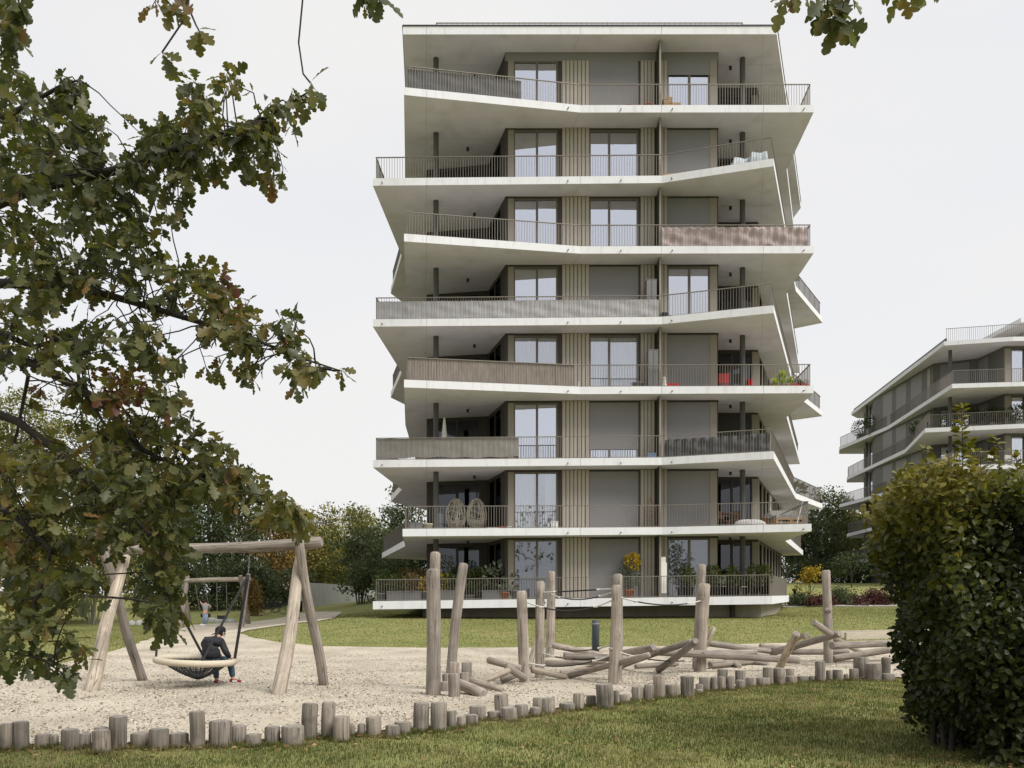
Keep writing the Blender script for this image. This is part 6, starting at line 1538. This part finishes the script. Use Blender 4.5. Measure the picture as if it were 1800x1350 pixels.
for (px, py, rx, ry, w, tint, y0, y1) in EL:
    if px > 215 and py < 720: w *= .78
    ncl = max(3, int(w * 25))
    for q in range(ncl):
        a = go.uniform(0, 6.28); rr = math.sqrt(go.uniform(0, 1))
        Y = go.uniform(y0, y1); c = P(px + rx * rr * math.cos(a), py + ry * rr * math.sin(a), Y)
        ca = np.array(tuple(c)); j = int(np.argmin(((LPA - ca) ** 2).sum(1))); b = Vector(LPA[j])
        # twig grows from the limb, arching a little
        ln = (c - b).length
        if py < 30 and ln > .5: b = P(px + go.normal(0, 25), -70, Y)
        elif ln > .7: b = c + (b - c) * (.55 / ln)
        ln = (c - b).length
        m1 = b.lerp(c, .5) + Vector((go.normal(0, .04), go.normal(0, .04), .05 * ln))
        if q % 3 == 0 or ncl < 7: twigs.tube([b, b.lerp(m1, .5) + Vector(go.normal(0, .012, 3)), m1, m1.lerp(c, .5) + Vector(go.normal(0, .012, 3)), c], [.006, .005, .0045, .004, .0025], 4, 0, False)
        dd = (c - m1)
        cluster(tuple(c), tuple(dd + Vector((0, 0, -.1))), go.integers(3, 7), tint - .04 + (.3 if go.random() < .06 else 0), .125)
        if go.random() < .5: cluster(tuple(m1.lerp(c, .4)), tuple(dd), 3, tint, .118)
for pts, Y, tips, tint in SPRAYS:
    p = [P(x, y, Y) for x, y in pts]
    twigs.tube([P(pts[0][0] + 15, -140, Y - .1)] + p, [.010, .008] + [.0055] * (len(p) - 1), 6, 0, True, 4, .15)
    e = p[-1]
    for (x, y) in tips:
        q = P(x, y, Y + go.uniform(-.05, .05)); d = np.array(tuple(q - e)) + np.array([0, 0, -.02]) + go.normal(0, .02, 3)
        C.append(np.array(tuple(e))); D.append(d); N_.append(np.array([go.normal(0, .3), -1, .4 + go.normal(0, .3)])); S.append(.135); T.append(float(np.clip(go.normal(tint, .08), 0, 1)))
C = np.array(C); D = unit(np.array(D)); N_ = np.array(N_); S = np.array(S); T = np.array(T)
limbs.build('limb', M['oakbark'], oak); twigs.build('twigs', M['oakbark'], oak, 'stuff')
# the 300 leaves that show largest are single parts, the others one mass
sx_ = (C[:, 0] / C[:, 1]) * FPX + CX; sy_ = HY - (C[:, 2] - EYE) / C[:, 1] * FPX
vis_ = (sx_ > 0) & (sx_ < 1800) & (sy_ > 0) & (sy_ < 1350)
big = np.where(vis_, S / C[:, 1], 0); order = np.argsort(-big); one = order[:300]; rest = order[300:]
leaves_obj('foliage', OAK, C[rest], D[rest], N_[rest], S[rest], T[rest], M['oak'], oak, 'stuff', go.uniform(.85, 1.15, len(rest)))
protos = []
for q in range(10):
    me = bpy.data.meshes.new('leaf'); me.from_pydata(OAK[0].tolist(), [], OAK[1]); me.materials.append(M['oak'])
    a = me.attributes.new('tint', 'FLOAT', 'POINT'); a.data.foreach_set('value', [(q + .5) / 10] * len(OAK[0]))
    for p in me.polygons: p.use_smooth = True
    protos.append(me)
def leaf_part(me, c, d, n, s, parent):
    o = bpy.data.objects.new('leaf', me); COL.objects.link(o); o.parent = parent
    d = Vector(d).normalized(); y = Vector(n).cross(d).normalized(); z = d.cross(y)
    mt = Matrix((d, y, z)).transposed().to_4x4(); loc = Vector(c) - origin_of(parent)
    o.matrix_local = Matrix.Translation(loc) @ mt @ Matrix.Scale(s, 4)
for i in one: leaf_part(protos[min(9, int(T[i] * 10))], C[i], D[i], N_[i], S[i], oak)
# the part of the crown that is above and behind the viewer
g = np.random.default_rng(5)
n = 1500; X = g.uniform(-9, 7.5, n); Y = g.uniform(-9, 4.2, n); Z = g.uniform(5.6, 9.5, n)
f = np.sin(X * 1.1 + 2) * np.sin(Y * .9) + np.sin(Z * 1.3 + X * .6)
ok = (f > -.55) & (Z - EYE > .80 * np.maximum(Y, 0) + .9) & (((X + 1) / 8.5) ** 2 + ((Y + 2.5) / 6.8) ** 2 < 1)
cc = np.column_stack([X, Y, Z])[ok]; n = len(cc)
leaves_obj('upper_crown', DIAM, cc, unit(g.normal(0, 1, (n, 3))), unit(g.normal(0, .6, (n, 3)) + np.array([0, 0, 1])), g.uniform(.22, .42, n), g.uniform(.1, .7, n), M['oak'], oak, 'stuff')

# ------------------------------------------------------------------ hornbeam hedge at the right
M['horn'] = leaf_mat('hornbeam_leaf', [(0, (.018, .024, .008)), (.4, (.042, .054, .014)), (.7, (.10, .105, .020)), (.9, (.18, .165, .03)), (1, (.20, .15, .03))], .34, .45, .3, 30)
hedge = thing('hornbeam_hedge', 'dark trimmed hornbeam hedge with yellow-green shoots on top', 'hedge', (5.5, 9, 0))
gh = np.random.default_rng(31)
def hedge_r(X, Y, Z):
    """>0 inside"""
    x0 = 4.09 + .10 * np.sin(Z * 3.1 + Y) + .08 * np.sin(Z * 7 + Y * 3) - .16 * ss(1.6, 2.6, Z) + .42 * (1 - ss(.0, 1.7, Z)) 
    y0 = 7.7 + .10 * np.sin(X * 3.3 + Z * 2) + .12 * np.sin(X * 1.3 + Z * 4.1)
    zt = 2.76 + .10 * np.sin(X * 4.1 + Y * 2) + .07 * np.sin(X * 9.1 + Y * 5) + .05 * (X - 4.2)
    return np.minimum(np.minimum(X - x0 - .17 * np.maximum(0, Y - 8.4), Y - y0), np.minimum(zt - Z, 9.7 - Y)), x0
m_ = 190000
X = gh.uniform(3.6, 7.6, m_); Y = gh.uniform(7.5, 9.7, m_); Z = gh.uniform(.03, 3.2, m_)
dd, _ = hedge_r(X, Y, Z)
px_ = X / Y * FPX + CX
cl = np.sin(X * 6.1 + Z * 4.3) * np.sin(Y * 5.7 + Z * 3.1) * np.sin(Z * 5.9 + X * 2.2)
keep = (dd > 0) & (gh.random(m_) < np.where(dd < .22, 1.0, .22)) & (px_ < 2350) & (cl > -.42) & (gh.random(m_) < np.clip(.55 + Z / 1.2, 0, 1))
HX, HYY, HZ = X[keep], Y[keep], Z[keep]; dk = dd[keep]
n = len(HX)
if n > 46000:
    s_ = gh.choice(n, 46000, replace=False); HX, HYY, HZ, dk = HX[s_], HYY[s_], HZ[s_], dk[s_]; n = 46000
hc = np.column_stack([HX, HYY, HZ])
outd = np.column_stack([np.where(HX < 4.6, -1.0, 0), -np.ones(n), np.where(HZ > 2.4, .8, .0)])
hd = unit(outd * .5 + gh.normal(0, .8, (n, 3)) + np.array([0, 0, -.25])); hn = unit(outd * .6 + gh.normal(0, .6, (n, 3)) + np.array([0, 0, .7]))
ht = np.clip(.30 + .42 * ss(2.0, 2.8, HZ) + .32 * (1 - ss(4.1, 4.7, HX)) * ss(1.0, 2.2, HZ) + gh.normal(0, .14, n) - .25 * ss(.05, .4, dk), 0, .93)  # sunlit top and left end are painted into the tint; inner leaves darker
hs = gh.uniform(.06, .105, n)
# shoots above the top
sh_c = []; sh_d = []; sh_t = []; shoots = MB(); stems = MB()
for (px, py0, py1, Y_) in ((1690, 835, 712, 8.6), (1628, 850, 785, 8.9), (1752, 830, 765, 8.4), (1610, 860, 815, 9.4), (1668, 845, 800, 8.8), (1722, 835, 792, 8.6), (1785, 825, 790, 8.2), (1575, 880, 850, 9.6), (1648, 850, 805, 9.2), (1705, 835, 770, 8.9)):
    a = P(px + gh.uniform(-4, 4), py0 + 60, Y_); b = P(px, py1, Y_); shoots.tube([a, a.lerp(b, .5) + Vector((.02, 0, 0)), b], [.008, .006, .002], 5)
    k = int((b - a).length / .013)
    for q in range(k):
        t = q / k; s = 1 if q % 2 else -1; sh_c.append(tuple(a.lerp(b, t))); an = gh.uniform(0, 6.28); sh_d.append((math.cos(an) * s, math.sin(an) * .6, .35)); sh_t.append(np.clip(.68 + .2 * t + gh.normal(0, .08), 0, 1))
ns = len(sh_c)
hc = np.vstack([hc, np.array(sh_c)]); hd = np.vstack([hd, unit(np.array(sh_d))]); hn = np.vstack([hn, unit(gh.normal(0, .4, (ns, 3)) + np.array([0, 0, 1]))]); ht = np.concatenate([ht, np.array(sh_t)]); hs = np.concatenate([hs, gh.uniform(.07, .115, ns)])
dk = np.concatenate([dk, np.zeros(ns)])
for q in range(16):
    x = gh.uniform(4.55, 6.6); y = gh.uniform(8.25, 9.2); mb = stems; R = random.Random(q)
    mb.tube([(x, y, -.1), (x + R.uniform(-.1, .1), y, .7), (x + R.uniform(-.25, .25), y + R.uniform(-.2, .2), 1.6), (x + R.uniform(-.4, .4), y + R.uniform(-.3, .3), 2.7)], [.035, .028, .018, .006], 7, 0, True, q, .1)
    for w in range(5):
        z = R.uniform(.5, 2.3); mb.tube([(x, y, z), (x + R.uniform(-.5, .5), y - R.uniform(0, .4), z + R.uniform(.1, .5))], [.012, .004], 5)
stems.build('stems', M['oakbark'], hedge, 'stuff'); shoots.build('shoots', M['stem'], hedge, 'stuff')
px_ = hc[:, 0] / hc[:, 1] * FPX + CX; py_ = HY - (hc[:, 2] - EYE) / hc[:, 1] * FPX
big = np.where((px_ < 1795) & (py_ < 1345) & (dk < .05), hs / hc[:, 1] * (1.5 - (hc[:, 1] - 7.8) * .3), 0); order = np.argsort(-big); one = order[:300]; rest = order[300:]
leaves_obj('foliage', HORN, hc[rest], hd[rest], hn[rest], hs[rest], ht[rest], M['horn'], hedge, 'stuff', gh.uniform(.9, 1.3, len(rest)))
protos2 = []
for q in range(10):
    me = bpy.data.meshes.new('leaf'); me.from_pydata(HORN[0].tolist(), [], HORN[1]); me.materials.append(M['horn'])
    a = me.attributes.new('tint', 'FLOAT', 'POINT'); a.data.foreach_set('value', [(q + .5) / 10] * len(HORN[0]))
    for p in me.polygons: p.use_smooth = True
    protos2.append(me)
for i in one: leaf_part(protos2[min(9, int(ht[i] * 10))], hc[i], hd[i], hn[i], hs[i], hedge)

# unseen broad tree, added right of the view to shade the hedge and near lawn
lob = [(10.6, 5.2, 4.0, 2.3, 2.6, 1.6), (11.5, 3.0, 4.6, 2.4, 2.4, 1.7), (12.4, 6.2, 4.8, 2.2, 2.2, 1.8), (9.4, 2.2, 4.2, 2.0, 2.0, 1.5), (9.2, 4.4, 3.0, 1.6, 2.0, 1.3)]
tree('leafy_tree', 'unseen broad low tree added right of the view to shade the hedge', 'tree', 900 + 11.2 / 4.2 * 1450, 4.2, -500, 2100, 'green', 77, lobes=lob, leaf=.26, dens=.7)
# ------------------------------------------------------------------ grass blades, fallen leaves
M['blade'] = leaf_mat('grass_blade', [(0, (.045, .062, .018)), (.3, (.105, .125, .036)), (.55, (.165, .165, .06)), (.75, (.22, .185, .09)), (1, (.29, .23, .14))], .3, .7, .15, 3)
def grass(name, X, Y, h, w, seed, shift=0.0, amp=1.0):
    g = np.random.default_rng(seed); n = len(X); z = H(X, Y)
    a = g.uniform(0, 6.28, n); lean = g.uniform(.05, .9, n); hh = g.uniform(.45, 1.1, n) * h
    side = np.column_stack([np.cos(a), np.sin(a), np.zeros(n)]); fw = np.column_stack([-np.sin(a), np.cos(a), np.zeros(n)])
    b = np.column_stack([X, Y, z - .005]); ww = (w * g.uniform(.7, 1.3, n))[:, None]
    m1 = b + np.array([0, 0, 1.0]) * (hh * .6)[:, None] + fw * (hh * lean * .25)[:, None]; tp = b + np.array([0, 0, 1.0]) * (hh * (1 - lean * .3))[:, None] + fw * (hh * lean * .8)[:, None]
    V = np.stack([b - side * ww, b + side * ww, m1 + side * ww * .7, m1 - side * ww * .7, tp], 1).reshape(-1, 3)
    i0 = np.arange(n)[:, None] * 5
    F = np.concatenate([i0 + np.array([[0, 1, 2, 3]]), i0 + np.array([[3, 2, 4]])], 1).reshape(-1)
    st = (np.arange(n)[:, None] * 7 + np.array([[0, 4]])).reshape(-1)
    patch = .5 * np.sin(X * 1.9 + 1.1 * np.sin(Y * 1.3)) * np.sin(Y * 2.3 + X) + .5 * np.sin(X * .8 + 2) * np.sin(Y * .7 + X * .3)
    patch = .6 * patch + .45 * np.sin(X * 3.7 + 2.2 * np.sin(Y * 2.9 + X)) * np.sin(Y * 4.1 + 1.5 * np.sin(X * 2.2)) + .25 * np.sin(X * 9 + Y * 3) * np.sin(Y * 8 - X * 2)
    t = np.clip(.46 + shift + .42 * amp * patch + g.normal(0, .19 * amp, n), 0, 1)
    return np_mesh(name, V, F, st, None, M['blade'], None, 'stuff', np.repeat(t, 5))
nin = lambda x, y: ~in_poly(x, y, GPOLY)
X, Y = scatter(380000, 7.2, 17.0, nin, -.68, .80)
dens = .55 + .45 * np.sin(X * 2.7 + np.sin(Y * 2.1) * 2) * np.sin(Y * 3.1 + X); ok = rng.random(len(X)) < np.clip(dens + .35, .3, 1); X, Y = X[ok], Y[ok]
front_ok = np.array([True] * len(X))
grass('grass', X, Y, .055, .0035, 1)
tx_, ty2_ = [], []
for (x_, t_, by_, w_) in sl:
    b_ = G(x_, by_); r_ = w_ / 2 * b_.y / FPX; q = 130
    a_ = rng.uniform(math.pi, 2 * math.pi, q); rr_ = r_ * rng.uniform(1.0, 1.7, q); tx_.append(b_.x + rr_ * np.cos(a_)); ty2_.append(b_.y + r_ + rr_ * np.sin(a_))
grass('grass', np.concatenate(tx_), np.concatenate(ty2_), .085, .0035, 3, .05, .8)
X, Y = scatter(200000, 17, 46, nin, -.66, .52)
grass('grass', X, Y, .05, .008, 2, .07, .6)
# fallen leaves
lx, ly = [], []
for (x_, ty_, by_, w_) in sl:
    b_ = G(x_, by_)
    for q in range(5): lx.append(b_.x + rng.normal(0, .22)); ly.append(b_.y - abs(rng.normal(0, .16)))
X, Y = scatter(1500, 7.4, 17, lambda x, y: np.ones(len(x), bool), -.64, .6)
X = np.concatenate([X, lx]); Y = np.concatenate([Y, ly])
hx_ = rng.uniform(3.6, 5.6, 260); hy_ = rng.uniform(6.9, 8.3, 260); X = np.concatenate([X, hx_]); Y = np.concatenate([Y, hy_])
n = len(X); a = rng.uniform(0, 6.28, n); inn = in_poly(X, Y, GPOLY)
M['dry'] = leaf_mat('dry_leaf', [(0, (.10, .055, .025)), (.5, (.20, .12, .055)), (1, (.34, .24, .12))], .15, .8, .1, 30)
leaves_obj('fallen_leaves', HORN, np.column_stack([X, Y, H(X, Y) + np.where(inn, .05, .03)]), np.column_stack([np.cos(a), np.sin(a), rng.normal(0, .2, n)]), np.column_stack([rng.normal(0, .35, n), rng.normal(0, .35, n), np.ones(n)]), rng.uniform(.03, .07, n), rng.uniform(0, 1, n), M['dry'], None, 'stuff')
